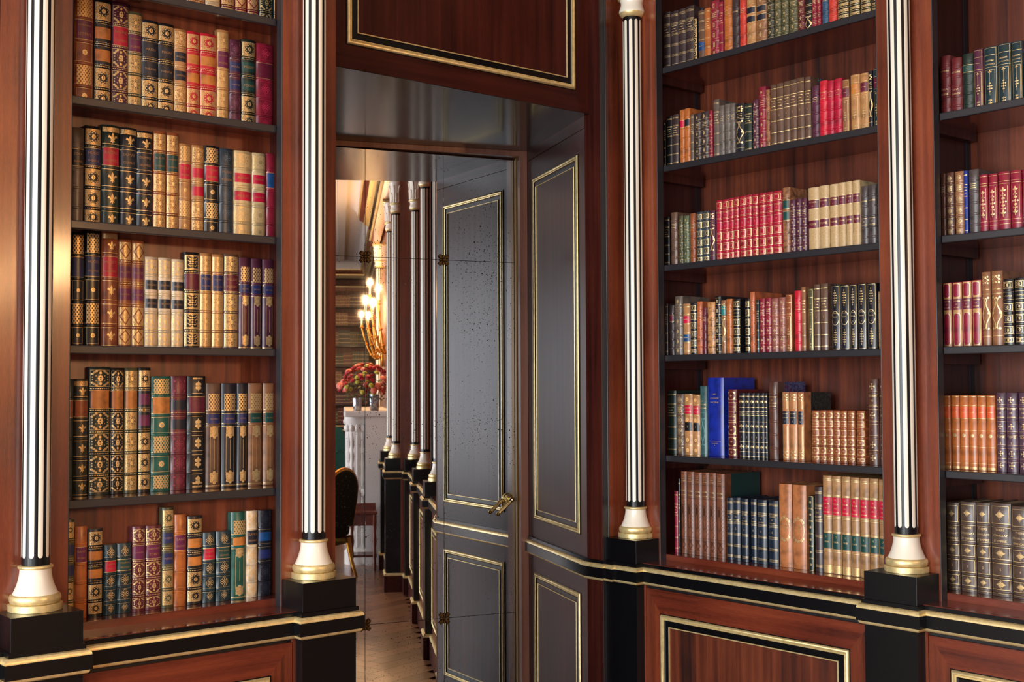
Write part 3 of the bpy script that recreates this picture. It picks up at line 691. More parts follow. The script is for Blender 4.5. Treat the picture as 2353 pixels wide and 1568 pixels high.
# ------------------------------------------------------------------ books
# per row: shelf height, wall, spine plane; per book: left, right, height, leather, spine design, label colours, lettering
ROWS={
'L0':(2.7285,'L',3.45,'''
1.6032 1.6662 0.226 rust gilt o
1.6687 1.7175 0.259 cream gilt r
1.7202 1.7646 0.261 maroon gilt o
1.7673 1.8071 0.261 crimson lozenge n
1.8082 1.8486 0.266 crimson lozenge n
1.8502 1.8977 0.291 dkgreen filig o
1.8983 1.9087 0.3 teal gilt -
'''),
'L1':(2.3999,'L',3.45,'''
1.2689 1.3237 0.318 rust lattice p SCHUMANN/LETTRES
1.3262 1.3758 0.318 black medal2 o,o
1.3772 1.4273 0.318 plum filig r RACINE/ŒUVRES
1.4251 1.4685 0.301 olive gilt p RONSARD/POÉSIES
1.4663 1.5174 0.284 navyblk medal2 k,k PIRON|THÉATRE
1.517 1.5677 0.284 black medal2 k,k PIRON|THÉATRE
1.5678 1.6078 0.276 tan gilt2 k,k BALZAC|ŒUVRES
1.6079 1.6505 0.276 red medal2 o,o
1.651 1.7056 0.278 red medal2 o,o
1.7061 1.7466 0.298 tan gilt p RONSARD/POÉSIES
1.7472 1.7877 0.276 plum blind2 n,n MOLIÈRE|THÉATRE
1.7888 1.8384 0.284 dkgreen medal2 g,g MUSSET|POÉSIES
1.8401 1.9022 0.281 crimson blind m
'''),
'L2':(2.0590,'L',3.45,'''
1.2622 1.2993 0.28 greybrown plain b ZOLA/ŒUVRES
1.2998 1.3482 0.289 black medal n HUGO/THÉATRE
1.3505 1.4035 0.299 dkgreen fleur r BALZAC/ŒUVRES
1.4036 1.4535 0.298 navyblk fleur k DUMAS/ŒUVRES
1.454 1.5033 0.295 navyblk fleur k DUMAS/ŒUVRES
1.5043 1.5443 0.3 rust gilt g PLAUTE/COMÉDIES
1.5448 1.584 0.3 rust gilt g MARIVAUX/COMÉDIES
1.5842 1.6248 0.273 tan lattice r ZOLA/ŒUVRES
1.6258 1.6661 0.273 tan gilt2 r,r
1.6666 1.7156 0.277 black lattice r MICHELET/ŒUVRES
1.7162 1.765 0.275 bluegrey blind - HUGO/POÉSIES
1.7655 1.8264 0.274 vellum gilt2 r,r PROUST|PROUST
1.8275 1.8749 0.274 vellum gilt2 r,r PROUST|PROUST
1.876 1.9126 0.277 crimson plain bl
'''),
'L3':(1.7181,'L',3.45,'''
1.2648 1.3026 0.323 black lattice n
1.3036 1.3493 0.33 black lattice n HUGO/ŒUVRES
1.3522 1.4001 0.332 rust fleur r MUSSET/CONTES
1.4014 1.4418 0.313 rust lozenge2 p,p PLAUTE|COMÉDIES
1.4418 1.4798 0.312 rust lozenge2 p,p PLAUTE|COMÉDIES
1.4817 1.5221 0.267 cream gilt2 k,k BALZAC|ŒUVRES
1.5236 1.5635 0.267 cream gilt2 k,k DUMAS|ŒUVRES
1.5643 1.6028 0.265 cream gilt2 k,k VIGNY|ŒUVRES
1.6034 1.6527 0.289 black acanthus m
1.6535 1.6917 0.289 tan gilt n PIRON/THÉATRE
1.6925 1.7316 0.288 tan gilt n CORNEILLE/THÉATRE
1.7324 1.781 0.292 brown gilt m VILLON/POÉSIES
1.7827 1.8234 0.284 plum tall n
1.8239 1.863 0.283 plum tall n
1.8639 1.9048 0.283 plum tall n
'''),
'L4':(1.2981,'L',3.45,'''
1.2522 1.2751 0.329 dkgreen blind o2
1.2758 1.317 0.329 oliveblk fleur o2
1.3184 1.3802 0.363 dkgreen filig o
1.3813 1.4216 0.361 black filig o
1.4227 1.4629 0.361 olive gilt o
1.4636 1.5014 0.362 black medal2 p,p
1.5031 1.5642 0.337 green lattice o
1.5646 1.6146 0.338 burg blind2 k,k
1.6153 1.6745 0.338 black rhomb m
1.6762 1.7258 0.316 brown tall n
1.727 1.7766 0.316 navyblk tall n
1.7778 1.8158 0.316 navyblk tall n
1.8175 1.8669 0.316 tanbrown tall g
1.8682 1.9095 0.316 tanbrown tall g
'''),
'L5':(0.9680,'L',3.388,'''
1.2313 1.2583 0.274 olive medal2 n,n
1.2594 1.2943 0.252 orange plain p SAND/ŒUVRES
1.2961 1.3387 0.243 black medal2 o,o
1.3409 1.3778 0.195 teal motif:orn r CLAUDEL/TOME I
1.3782 1.4216 0.196 teal motif:orn g MAURIAC/ŒUVRES
1.4227 1.4616 0.24 burg filig p LAMARTINE
1.4626 1.5108 0.239 burg filig p GERMAIN/TOME I
1.5114 1.5472 0.288 olive medal2 n,n VIGNY|POÉSIES
1.5483 1.5881 0.265 orange plain p SAND/ŒUVRES
1.5902 1.6376 0.257 black medal2 o,o
1.6389 1.6799 0.206 teal motif:orn r CLAUDEL/TOME V
1.6809 1.7288 0.206 teal motif:orn g MAURIAC/ŒUVRES
1.7291 1.7784 0.26 green tall o
1.7789 1.8183 0.26 cream blindgold k SAND/ŒUVRES
1.8194 1.8664 0.259 navyblk blind2 bl,n
'''),
'R0':(2.8170,'R',3.49,'''
-3.2736 -3.2367 0.23 dkbrown triple -
-3.2334 -3.1969 0.225 dkbrown triple -
-3.1955 -3.1588 0.225 dkbrown triple -
-3.1574 -3.1168 0.226 dkbrown triple -
-3.1161 -3.0967 0.171 black chain -
-3.095 -3.0633 0.195 brown lines bl
-3.0626 -3.0336 0.196 orange linesl -
-3.0326 -2.9912 0.216 crimson motif:square -
-2.9907 -2.9714 0.204 crimson lines -
-2.97 -2.9307 0.21 orange plain -
-2.9294 -2.8959 0.202 dkbrown plain - ORFÈVRE
-2.8947 -2.865 0.196 redor plain -
-2.8633 -2.8208 0.187 tan motif:diamond k,k
-2.8184 -2.7715 0.181 tanbrown motif:diamond k,k
-2.7698 -2.737 0.173 oliveblk motif:dot -
-2.7352 -2.7061 0.169 olive motif:dot -
-2.7049 -2.6739 0.163 olive motif:dot -
-2.6722 -2.6357 0.158 olive motif:dot -
-2.6341 -2.607 0.148 maroon motif:cross -
-2.6054 -2.575 0.142 black lyre -
-2.5734 -2.5531 0.137 crimson motif:cross -
-2.552 -2.536 0.132 crimson motif:cross -
-2.5344 -2.5083 0.132 steel plain -
-2.5071 -2.4742 0.131 redor plain -
-2.4718 -2.4269 0.114 oliveblk lozenge -
-2.4248 -2.3827 0.111 oliveblk lozenge -
-2.3811 -2.3401 0.104 oliveblk lozenge -
-2.3386 -2.3072 0.099 oliveblk lozenge -
'''),
'R1':(2.4393,'R',3.49,'''
-3.2734 -3.2628 0.185 black lines -
-3.2586 -3.2305 0.2 black lines -
-3.2284 -3.1973 0.201 dkbrown lines -
-3.1926 -3.1675 0.214 orange plain r
-3.1662 -3.1376 0.214 orange plain k
-3.1366 -3.1189 0.187 greybrown lines -
-3.117 -3.0857 0.187 dkbrown motif:diamond -
-3.0844 -3.0455 0.187 dkbrown motif:diamond -
-3.0442 -3.0265 0.186 crimson motif:cross -
-3.0247 -2.9962 0.222 greybrown lines -
-2.9947 -2.9701 0.195 grey plain -
-2.9688 -2.942 0.196 grey plain -
-2.9408 -2.9178 0.193 grey plain -
-2.916 -2.8781 0.187 navyblk scroll -
-2.8758 -2.8424 0.179 dkgreen lines -
-2.8399 -2.8125 0.188 plum motif:diamond -
-2.8102 -2.7786 0.229 crimson motif:diamond -
-2.7776 -2.7598 0.214 tanbrown mottled -
-2.7584 -2.7324 0.227 brown goldlines -
-2.7312 -2.7027 0.227 brown goldlines - 2
-2.7015 -2.6738 0.228 brown goldlines - 4
-2.6727 -2.6437 0.228 brown goldlines - 5
-2.6425 -2.6133 0.229 brown goldlines - 7
-2.6106 -2.5849 0.226 brown goldlines - 3
-2.5806 -2.5511 0.189 plum plain -
-2.5492 -2.5169 0.2 red plain - RECUEIL/DE/POÉSIES
-2.5159 -2.49 0.194 crimson2 plain - ŒUVRES/DE/ALFRED/1
-2.4889 -2.4578 0.195 crimson2 plain - ŒUVRES/DE/ALFRED/2
-2.4563 -2.4291 0.186 tanbrown frames m
-2.4263 -2.3891 0.196 tan frames o
-2.3875 -2.3557 0.194 tan frames m
-2.3536 -2.3374 0.196 navyblk scroll -
-2.3358 -2.3073 0.2 teal frames m
'''),
'R2':(2.0597,'R',3.49,'''
-3.2758 -3.2489 0.191 black lines -
-3.2415 -3.2084 0.205 brown plain -
-3.1982 -3.1777 0.188 olive motif:dot -
-3.1764 -3.1491 0.186 green2 motif:dot -
-3.1452 -3.1187 0.191 rust plain -
-3.1118 -3.0813 0.192 bluegrey squares -
-3.0806 -3.0498 0.193 bluegrey squares -
-3.0479 -3.0211 0.191 plum scroll -
-3.0152 -2.9862 0.225 crimson2 squares - L'OUVRE/DE/FRANCE/1
-2.985 -2.9534 0.225 crimson2 squares - L'OUVRE/DE/FRANCE/2
-2.9521 -2.9303 0.226 crimson2 squares - L'OUVRE/DE/FRANCE/3
-2.929 -2.905 0.227 crimson2 squares - L'OUVRE/DE/FRANCE/4
-2.9038 -2.873 0.228 crimson2 squares - L'OUVRE/DE/FRANCE/5
-2.8718 -2.8454 0.228 crimson2 squares - L'OUVRE/DE/FRANCE/6
-2.8442 -2.8175 0.227 crimson2 squares - L'OUVRE/DE/FRANCE/7
-2.8163 -2.7837 0.227 crimson2 squares - L'OUVRE/DE/FRANCE/8
-2.7825 -2.753 0.227 crimson2 squares - L'OUVRE/DE/FRANCE/9
-2.7518 -2.7145 0.227 crimson2 squares - L'OUVRE/DE/FRANCE/10
-2.7132 -2.6796 0.234 tanbrown mottled g,g
-2.6786 -2.6545 0.188 plum motif:dot -
-2.6528 -2.6289 0.188 plum motif:dot -
-2.6278 -2.6057 0.186 plum motif:dot -
-2.603 -2.5572 0.219 vellum pothier m,m POTHIER/10|TOME
-2.5561 -2.5161 0.22 vellum pothier m,m POTHIER/19|TOME
-2.5145 -2.4787 0.22 vellum pothier m,m POTHIER/6|TOME
-2.4776 -2.4487 0.221 vellum pothier m,m POTHIER/7|TOME
-2.4477 -2.4225 0.221 vellum pothier m,m POTHIER/8|TOME
-2.4215 -2.3932 0.221 vellum pothier m,m POTHIER/24|TOME
-2.3911 -2.3621 0.198 dkgrey plain - MOLIÈRE||ŒUVRES/DE/MOLIÈRE
-2.3606 -2.3296 0.199 dkgrey plain - MOLIÈRE||ŒUVRES/DE/MOLIÈRE
-2.3282 -2.2999 0.197 dkgrey plain -
'''),
'R3':(1.7173,'R',3.49,'''
-3.2752 -3.2608 0.2 dkbrown lines -
-3.2556 -3.2296 0.192 dkbrown plain m
-3.2265 -3.1866 0.225 greybrown motif:diamond -
-3.1851 -3.1501 0.194 tan lines r,bl
-3.1482 -3.1168 0.194 navyblk squares -
-3.1142 -3.0875 0.199 orange2 plain -
-3.0866 -3.0674 0.175 burg plain -
-3.0659 -3.0263 0.194 tan mottled -
-3.0248 -2.9964 0.214 black rhomb2 -
-2.9948 -2.9727 0.196 tanbrown scroll t
-2.9709 -2.943 0.2 orange plain -
-2.9419 -2.9079 0.198 black squares - A. FRANCE
-2.883 -2.8617 0.195 black squares -
-2.8602 -2.8379 0.219 orange2 plain -
-2.8304 -2.8191 0.188 teal lines -
-2.8179 -2.7931 0.193 crimson motif:fl -
-2.7914 -2.7653 0.194 crimson motif:fl -
-2.7642 -2.7333 0.19 rose motif:fl - POÈMES/DE/CARTIER/TOME I
-2.7322 -2.7049 0.192 rose motif:fl - POÈMES/DE/CARTIER/TOME II
-2.7032 -2.6757 0.2 rust frames -
-2.6658 -2.636 0.211 red plain - À REBOURS/DE/HUYSMANS
-2.6348 -2.6163 0.222 tanbrown lines -
-2.6054 -2.585 0.215 olive frames -
-2.5832 -2.5584 0.228 brown goldlines - 2
-2.5563 -2.5267 0.229 brown goldlines - 1
-2.5126 -2.4774 0.219 navyblk byron - Lord/Byron/2
-2.4749 -2.4392 0.218 navyblk byron - Lord/Byron/1
-2.4377 -2.4093 0.218 navyblk byron - Lord/Byron/5
-2.4073 -2.3744 0.219 navyblk byron - Lord/Byron/3
-2.372 -2.3362 0.218 navyblk byron - Lord/Byron/4
-2.3291 -2.3028 0.188 tan gilt -
'''),
'R4':(1.3387,'R',3.51,'''
-3.2901 -3.2443 0.244 dkgreen linesl -
-3.2405 -3.2025 0.231 brown motif:orn -
-3.1999 -3.1586 0.23 tan gilt0 r,b BIJOUX/ANTIQUES|2
-3.1574 -3.1222 0.227 tan gilt0 r,b BIJOUX/ANTIQUES|1
-3.1206 -3.0858 0.26 bluegreen cloth - LA/CUISINE/MODERNE
-3.0835 -3.0063 0.292 royal cloth - L'ART/CULINAIRE/MODERNE
-2.9865 -2.9445 0.248 maroon corner - LA FONTAINE||CONTES/NOUVELLES
-2.9323 -2.9055 0.235 navyblk navyset - 1
-2.9043 -2.8824 0.235 navyblk navyset - 2
-2.8807 -2.8595 0.235 navyblk navyset - 3
-2.8583 -2.8384 0.235 navyblk navyset - 4
-2.8373 -2.8169 0.235 navyblk navyset - 5
-2.8158 -2.8018 0.235 navyblk navyset - 6
-2.8001 -2.759 0.275 brown2 plain - DICTIONNAIRE/DU/BON USAGE/DE CUISINE
-2.7386 -2.7092 0.239 orange3 tallrev k HISTOIRE/DE FRANCE/I
-2.7071 -2.6737 0.239 orange3 tallrev k HISTOIRE/DE FRANCE/II
-2.6716 -2.646 0.238 orange3 tallrev k HISTOIRE/DE FRANCE/III
-2.6144 -2.5806 0.176 rust corner - FABLES||1
-2.5795 -2.5523 0.177 rust corner - FABLES||2
-2.5513 -2.5243 0.177 rust corner - FABLES||3
-2.5233 -2.4966 0.177 rust corner - FABLES||4
-2.4951 -2.4691 0.177 rust corner - FABLES||5
-2.4682 -2.44 0.177 rust corner - FABLES||6
-2.4332 -2.4001 0.177 rust corner - FABLES||7
-2.3876 -2.348 0.283 brown2 motif:fleury - ŒUVRES/DE/CHODERLOS||1
-2.3461 -2.3103 0.282 brown2 motif:fleury - ŒUVRES/DE/CHODERLOS||2
'''),
'R5':(0.9680,'R',3.495,'''
-3.239 -3.2209 0.233 crimson lines -
-3.2184 -3.2094 0.281 black lines -
-3.2071 -3.1778 0.31 rust2 tooled - JULES/VERNE/ŒUVRES
-3.1766 -3.1419 0.31 rust2 tooled - JULES/VERNE/ŒUVRES
-3.1407 -3.1052 0.309 rust2 tooled - JULES/VERNE/ŒUVRES
-3.1033 -3.0695 0.31 rust2 tooled - JULES/VERNE/ŒUVRES
-3.0677 -3.0342 0.31 rust2 tooled - JULES/VERNE/ŒUVRES
-3.0325 -2.9952 0.309 rust2 tooled - JULES/VERNE/ŒUVRES
-2.9839 -2.9555 0.225 navy2 triple - ŒUVRES/DE/MOLIÈRE/1
-2.9538 -2.9204 0.228 navy2 triple - ŒUVRES/DE/MOLIÈRE/2
-2.9141 -2.8835 0.226 navy2 triple - ŒUVRES/DE/MOLIÈRE/3
-2.8715 -2.8459 0.228 navy2 triple - ŒUVRES/DE/MOLIÈRE/4
-2.8443 -2.8021 0.227 navy2 triple - ŒUVRES/DE/MOLIÈRE/5
-2.7949 -2.7524 0.228 navy2 triple - ŒUVRES/DE/MOLIÈRE/6
-2.7493 -2.694 0.289 orange3 oval - HISTOIRE/NATURELLE/TOME/II
-2.6897 -2.6324 0.289 orange3 oval - HISTOIRE/NATURELLE/TOME/I
-2.6204 -2.5985 0.254 dkgreen gilt0 -
-2.5965 -2.5645 0.288 dkbrown triple - ŒUVRES/DE/MUSSET
-2.5613 -2.5252 0.328 tan2 tour r,g LE/TOUR/DU/MONDE|11/1866
-2.5237 -2.4886 0.328 tan2 tour r,g LE/TOUR/DU/MONDE|12/1866
-2.4866 -2.4524 0.328 tan2 tour r,g LE/TOUR/DU/MONDE|9/1868
-2.4505 -2.4168 0.327 tan2 tour r,g LE/TOUR/DU/MONDE|2/1861
-2.4144 -2.3797 0.327 tan2 tour r,g LE/TOUR/DU/MONDE|1/1860
-2.3783 -2.345 0.327 tan2 tour r,g LE/TOUR/DU/MONDE|8/1868
-2.3432 -2.3108 0.326 tan2 tour r,g LE/TOUR/DU/MONDE|17/1868
'''),
'F1':(2.4393,'R',3.49,'''
-2.0941 -2.0587 0.189 maroon plain - HISTOIRE||DE LA/RUSSIE
-2.0565 -2.02 0.175 maroon plain - HISTOIRE||DE LA/FRANCE
-2.0174 -1.9809 0.18 dkgreen plain g TABLE/DES/ŒUVRES
-1.9789 -1.9491 0.186 plum frames -
-1.9478 -1.904 0.186 teal frames - HISTOIRE/DE FRANCE
-1.9022 -1.8598 0.186 teal frames - HISTOIRE/DE FRANCE
-1.858 -1.8248 0.184 teal frames - HISTOIRE/DE FRANCE
-1.822 -1.7831 0.157 tan plain -
'''),
'F2':(2.0597,'R',3.49,'''
-2.0975 -2.081 0.2 brown2 plain -
-2.078 -2.0523 0.2 brown2 motif:orn -
-2.0504 -2.0198 0.2 tanbrown motif:orn -
-2.0181 -2.0055 0.199 blue goldlines -
-2.0037 -1.9703 0.199 dkgrey plain -
-1.9684 -1.941 0.179 crimson trio -
-1.9393 -1.9106 0.178 crimson trio -
-1.9088 -1.8713 0.179 crimson trio -
-1.8691 -1.8343 0.178 crimson trio -
-1.8326 -1.7983 0.176 crimson trio -
'''),
'F3':(1.7173,'R',3.49,'''
-2.0964 -2.0661 0.2 crimson panelgold m
-2.0645 -2.0324 0.2 crimson panelgold m
-2.0308 -1.9998 0.201 crimson panelgold m
-1.9983 -1.9677 0.202 crimson panelgold m
-1.9665 -1.9385 0.224 tanbrown scroll - VOLTAIRE||1
-1.9363 -1.9007 0.225 tanbrown scroll - VOLTAIRE||2
-1.8983 -1.8647 0.198 black squares - A. FRANCE
-1.8625 -1.8287 0.2 black squares - A. FRANCE
'''),
'F4':(1.3387,'R',3.51,'''
-2.1119 -2.0893 0.228 orange orangeset or
-2.0878 -2.06 0.229 orange orangeset or
-2.0584 -2.0295 0.229 orange orangeset or
-2.028 -2.0008 0.229 orange orangeset or
-1.9994 -1.9711 0.229 orange orangeset or
-1.9696 -1.9409 0.229 orange orangeset or
-1.94 -1.9088 0.237 plum2 motif:fleury - ŒUVRES/DE/SHAKESPEARE||TOME/4
-1.9066 -1.8709 0.237 plum2 motif:fleury - ŒUVRES/DE/SHAKESPEARE||TOME/5
-1.8687 -1.8335 0.237 plum2 motif:fleury - ŒUVRES/DE/SHAKESPEARE||TOME/1
'''),
'F5':(0.9680,'R',3.495,'''
-2.1029 -2.059 0.269 brown3 thiers - THIERS/CONSULAT/ET EMPIRE/3
-2.0552 -2.0046 0.274 brown3 thiers - THIERS/CONSULAT/ET EMPIRE/1
-2.0024 -1.9565 0.275 brown3 thiers - THIERS/CONSULAT/ET EMPIRE/2
-1.9551 -1.8915 0.277 brown3 thiers - THIERS/CONSULAT/ET EMPIRE/6
-1.8888 -1.8311 0.272 brown3 thiers - THIERS/RÉVOLUTION/FRANÇAISE/4
'''),
}

FAINT = {}
TXT = {}
def text_mesh(s):
    """flat letters of a string: (verts, faces, x0, x1), cap height scaled to 1"""
    if s in TXT: return TXT[s]
    cu = bpy.data.curves.new('lettering', 'FONT'); cu.body = s; cu.resolution_u = 2
    ob = bpy.data.objects.new('lettering', cu); C.objects.link(ob)
    me = bpy.data.meshes.new_from_object(ob.evaluated_get(bpy.context.evaluated_depsgraph_get()))
    vs = [tuple(v.co) for v in me.vertices]; fs = [tuple(p.vertices) for p in me.polygons]
    bpy.data.objects.remove(ob); bpy.data.curves.remove(cu); bpy.data.meshes.remove(me)
    x = [v[0] for v in vs] or [0, 1]
    TXT[s] = (vs, fs, min(x), max(x)); return TXT[s]
G, P, B, F = 0, 1, 2, 3          # tooling materials: gold, filigree, bare leather, faint blind tooling
class Spine:
    def __init__(s, w, h):
        s.w, s.h = w, h; s.b = min(0.30 * w, 0.0115); s.t = MB(); s.lab = []; s.bands = []; s.left = False
    def y(s, x): return s.b * (1 - math.sqrt(max(0.0, 1 - 0.94 * min(1, abs(2 * x / s.w)) ** 2)))
    def pt(s, x, z, off): return (x, s.y(x) - off, z)
    def patch(s, x0, x1, z0, z1, mi=G, off=0.0004, mb=None, nx=12):
        n = max(1, int(13 * abs(x1 - x0) / s.w + 0.999))
        vs = []
        for i in range(n + 1):
            x = x0 + (x1 - x0) * i / n
            vs += [s.pt(x, z0, off), s.pt(x, z1, off)]
        (mb or s.t).add(vs, [(2 * i, 2 * i + 2, 2 * i + 3, 2 * i + 1) for i in range(n)], mi)
    def poly(s, pts, cx, cz, sx, sz, mi=G, off=0.0008):
        st = s.w / 13; q = []
        for i, (x, z) in enumerate(pts):
            u, v = pts[(i + 1) % len(pts)]; k = max(1, int(abs(u - x) * sx / st + 0.999))
            q += [(x + (u - x) * e / k, z + (v - z) * e / k) for e in range(k)]
        pts = q; n = len(pts); ax = sum(p[0] for p in pts) / n; az = sum(p[1] for p in pts) / n
        nr = max(1, int(max(abs(p[0] - ax) for p in pts) * sx / st + 0.999))
        vs = [s.pt(cx + ax * sx, cz + az * sz, off)]
        for r in range(1, nr + 1): vs += [s.pt(cx + (ax + (x - ax) * r / nr) * sx, cz + (az + (z - az) * r / nr) * sz, off) for x, z in pts]
        fs = [(0, 1 + i, 1 + (i + 1) % n) for i in range(n)]
        for r in range(nr - 1): fs += [(1 + r * n + i, 1 + (r + 1) * n + i, 1 + (r + 1) * n + (i + 1) % n, 1 + r * n + (i + 1) % n) for i in range(n)]
        s.t.add(vs, fs, mi)
    def ell(s, x, z, rx, rz, mi=G, off=0.0008, rot=0.0, n=8):
        c, q = math.cos(rot), math.sin(rot)
        s.poly([(rx * math.cos(a) * c - rz * math.sin(a) * q, rx * math.cos(a) * q + rz * math.sin(a) * c) for a in (2 * math.pi * i / n for i in range(n))], x, z, 1, 1, mi, off)
    def hl(s, z, t=0.0011, q=0.97, mi=G, off=0.0005): s.patch(-s.w / 2 * q, s.w / 2 * q, z - t / 2, z + t / 2, mi, off)
    def vl(s, x, z0, z1, t=0.0009, mi=G): s.patch(x - t / 2, x + t / 2, z0, z1, mi, 0.0006)
    def frame(s, x0, x1, z0, z1, t=0.0009, mi=G):
        s.patch(x0, x1, z0, z0 + t, mi, 0.0006); s.patch(x0, x1, z1 - t, z1, mi, 0.0006); s.vl(x0 + t / 2, z0, z1, t, mi); s.vl(x1 - t / 2, z0, z1, t, mi)
    def text(s, lines, z0, z1, q=0.80, mi=G, off=0.0011, wmax=None):
        lines = [l for l in lines if l]
        if not lines: return
        n = len(lines); W = s.w * q if wmax is None else wmax; H = (z1 - z0) / n
        for i, l in enumerate(lines):
            vs, fs, a, b = text_mesh(l)
            if not vs: continue
            k = min(H * 0.55, W / max(0.4, (b - a)), 0.0105)
            zc = z1 - H * (i + 0.5) - k * 0.35
            mi = 7 if s.left else G
            s.t.add([s.pt((x - (a + b) / 2) * k, zc + z * k, off) for x, z, _ in vs], fs, mi)
    def label(s, z0, z1, key, q=0.92):
        mb = MB(); s.patch(-s.w / 2 * q, s.w / 2 * q, z0, z1, 0, 0.0007, mb, 10); s.lab.append((mb, key))
STAR = [((1.0 if i % 2 else 0.74) * math.cos(math.pi * i / 8), (1.0 if i % 2 else 0.74) * math.sin(math.pi * i / 8)) for i in range(16)]
SCAL = [((0.86 + 0.14 * math.cos(8 * a)) * math.cos(a), (0.86 + 0.14 * math.cos(8 * a)) * math.sin(a)) for a in (2 * math.pi * i / 24 for i in range(24))]
LOZ = [(0, 1), (0.62, 0), (0, -1), (-0.62, 0)]
def m_fleur(s, x, z, r, mi=G):
    s.poly([(0, 1), (0.2, 0.6), (0.24, 0.35), (0.1, -0.15), (-0.1, -0.15), (-0.24, 0.35), (-0.2, 0.6)], x, z, r, r, mi)
    for q in (-1, 1):
        s.ell(x + q * 0.46 * r, z + 0.18 * r, 0.16 * r, 0.42 * r, mi, rot=q * -0.75); s.ell(x + q * 0.70 * r, z + 0.20 * r, 0.15 * r, 0.17 * r, mi)
        s.ell(x + q * 0.26 * r, z - 0.50 * r, 0.10 * r, 0.25 * r, mi, rot=q * 0.6)
    s.patch(x - 0.42 * r, x + 0.42 * r, z - 0.26 * r, z - 0.14 * r, mi, 0.0009)
    s.poly([(0, -1), (0.16, -0.6), (0.1, -0.25), (-0.1, -0.25), (-0.16, -0.6)], x, z, r, r, mi)
def m_star(s, x, z, rx, rz, base=B):
    s.poly(STAR, x, z, rx, rz, base, 0.0007)
    for i in range(8): s.ell(x + 0.72 * rx * math.cos(math.pi * i / 4 + 0.39), z + 0.72 * rz * math.sin(math.pi * i / 4 + 0.39), 0.085 * rx + 0.0003, 0.085 * rz + 0.0003, G, 0.0010, 0, 6)
    s.poly(SCAL, x, z, 0.40 * rx, 0.42 * rz, G, 0.0011)
    for q in range(3): s.ell(x, z + (q - 1) * 0.16 * rz, 0.08 * rx, 0.07 * rz, base, 0.0013, 0, 6)
def m_small(s, kind, x, z, r, mi=G):
    if kind == 'diamond': s.poly(LOZ, x, z, r * 1.1, r * 1.1, mi)
    elif kind == 'square': s.patch(x - 0.5 * r, x + 0.5 * r, z - r, z + r, mi, 0.0006); s.patch(x - 0.14 * r, x + 0.14 * r, z - 0.6 * r, z + 0.6 * r, B, 0.0009)
    elif kind == 'dot': s.poly(SCAL, x, z, 0.62 * r, 0.8 * r, mi); s.ell(x, z, 0.2 * r, 0.25 * r, B, 0.0011)
    elif kind == 'cross':
        for a in range(4): s.ell(x + 0.5 * r * math.cos(a * 1.5708), z + 0.5 * r * math.sin(a * 1.5708), 0.42 * r, 0.24 * r, mi, rot=a * 1.5708)
    elif kind == 'fl':
        s.ell(x, z + 0.45 * r, 0.28 * r, 0.5 * r, mi); s.ell(x - 0.4 * r, z + 0.05 * r, 0.42 * r, 0.22 * r, mi, rot=-0.5); s.ell(x + 0.4 * r, z + 0.05 * r, 0.42 * r, 0.22 * r, mi, rot=0.5); s.ell(x, z - 0.6 * r, 0.1 * r, 0.45 * r, mi)
    elif kind == 'fleury':
        for a in range(4):
            c, q = math.cos(a * 1.5708), math.sin(a * 1.5708)
            s.ell(x + 0.45 * r * c, z + 0.45 * r * q, 0.42 * r, 0.10 * r, mi, rot=a * 1.5708)
            for d in (-0.5, 0, 0.5): s.ell(x + r * (0.82 * c - 0.3 * d * q * 1.4), z + r * (0.82 * q + 0.3 * d * c * 1.4), 0.17 * r, 0.13 * r, mi, rot=a * 1.5708 + d, n=6)
        s.poly(LOZ, x, z, 0.3 * r, 0.25 * r, mi)
    elif kind == 'orn':
        for a in range(8):
            e = a * 0.7854; q = 1.0 if a % 2 == 0 else 0.86
            s.ell(x + 0.50 * r * q * math.cos(e), z + 0.56 * r * q * math.sin(e), 0.30 * r, 0.10 * r, mi, rot=e, n=7)
            for d in (-0.22, 0.22): s.ell(x + 0.86 * r * q * math.cos(e + d), z + 0.95 * r * q * math.sin(e + d), 0.10 * r, 0.10 * r, mi, n=6)
        s.ell(x, z, 0.16 * r, 0.18 * r, mi); s.ell(x, z + 1.15 * r, 0.07 * r, 0.16 * r, mi, n=6); s.ell(x, z - 1.15 * r, 0.07 * r, 0.16 * r, mi, n=6)
    elif kind == 'rosette':
        s.poly(SCAL, x, z, r, r, mi); s.ell(x, z, 0.4 * r, 0.4 * r, B, 0.0010); s.ell(x, z, 0.25 * r, 0.25 * r, mi, 0.0012)
    elif kind == 'rhomb':
        for dz, rx, rz in ((0.62, 0.30, 0.42), (-0.62, 0.30, 0.42)): s.poly([(0, 1), (0.7, 0.1), (0.4, -0.8), (-0.4, -0.8), (-0.7, 0.1)] if dz > 0 else [(0, -1), (0.7, -0.1), (0.4, 0.8), (-0.4, 0.8), (-0.7, -0.1)], x, z + dz * r * 0.8, rx * r, rz * r, mi)
        for q in (-1, 1):
            for d in (-0.3, 0.3): s.ell(x + q * 0.30 * r, z + d * r, 0.24 * r, 0.26 * r, mi)
        s.ell(x, z, 0.14 * r, 0.5 * r, mi)
def m_chain(s, x, z0, z1, r, n, mi=G):
    for i in range(n):
        t = (i + 0.5) / n; q = math.sin(math.pi * t); z = z0 + (z1 - z0) * t
        s.poly(LOZ, x, z, r * (0.25 + 0.35 * q), (z1 - z0) / n * 0.5, mi)
        for d in (-1, 1): s.ell(x + d * r * 0.75 * q, z, r * 0.25 * q + 0.0003, (z1 - z0) / n * 0.24, mi, n=6)
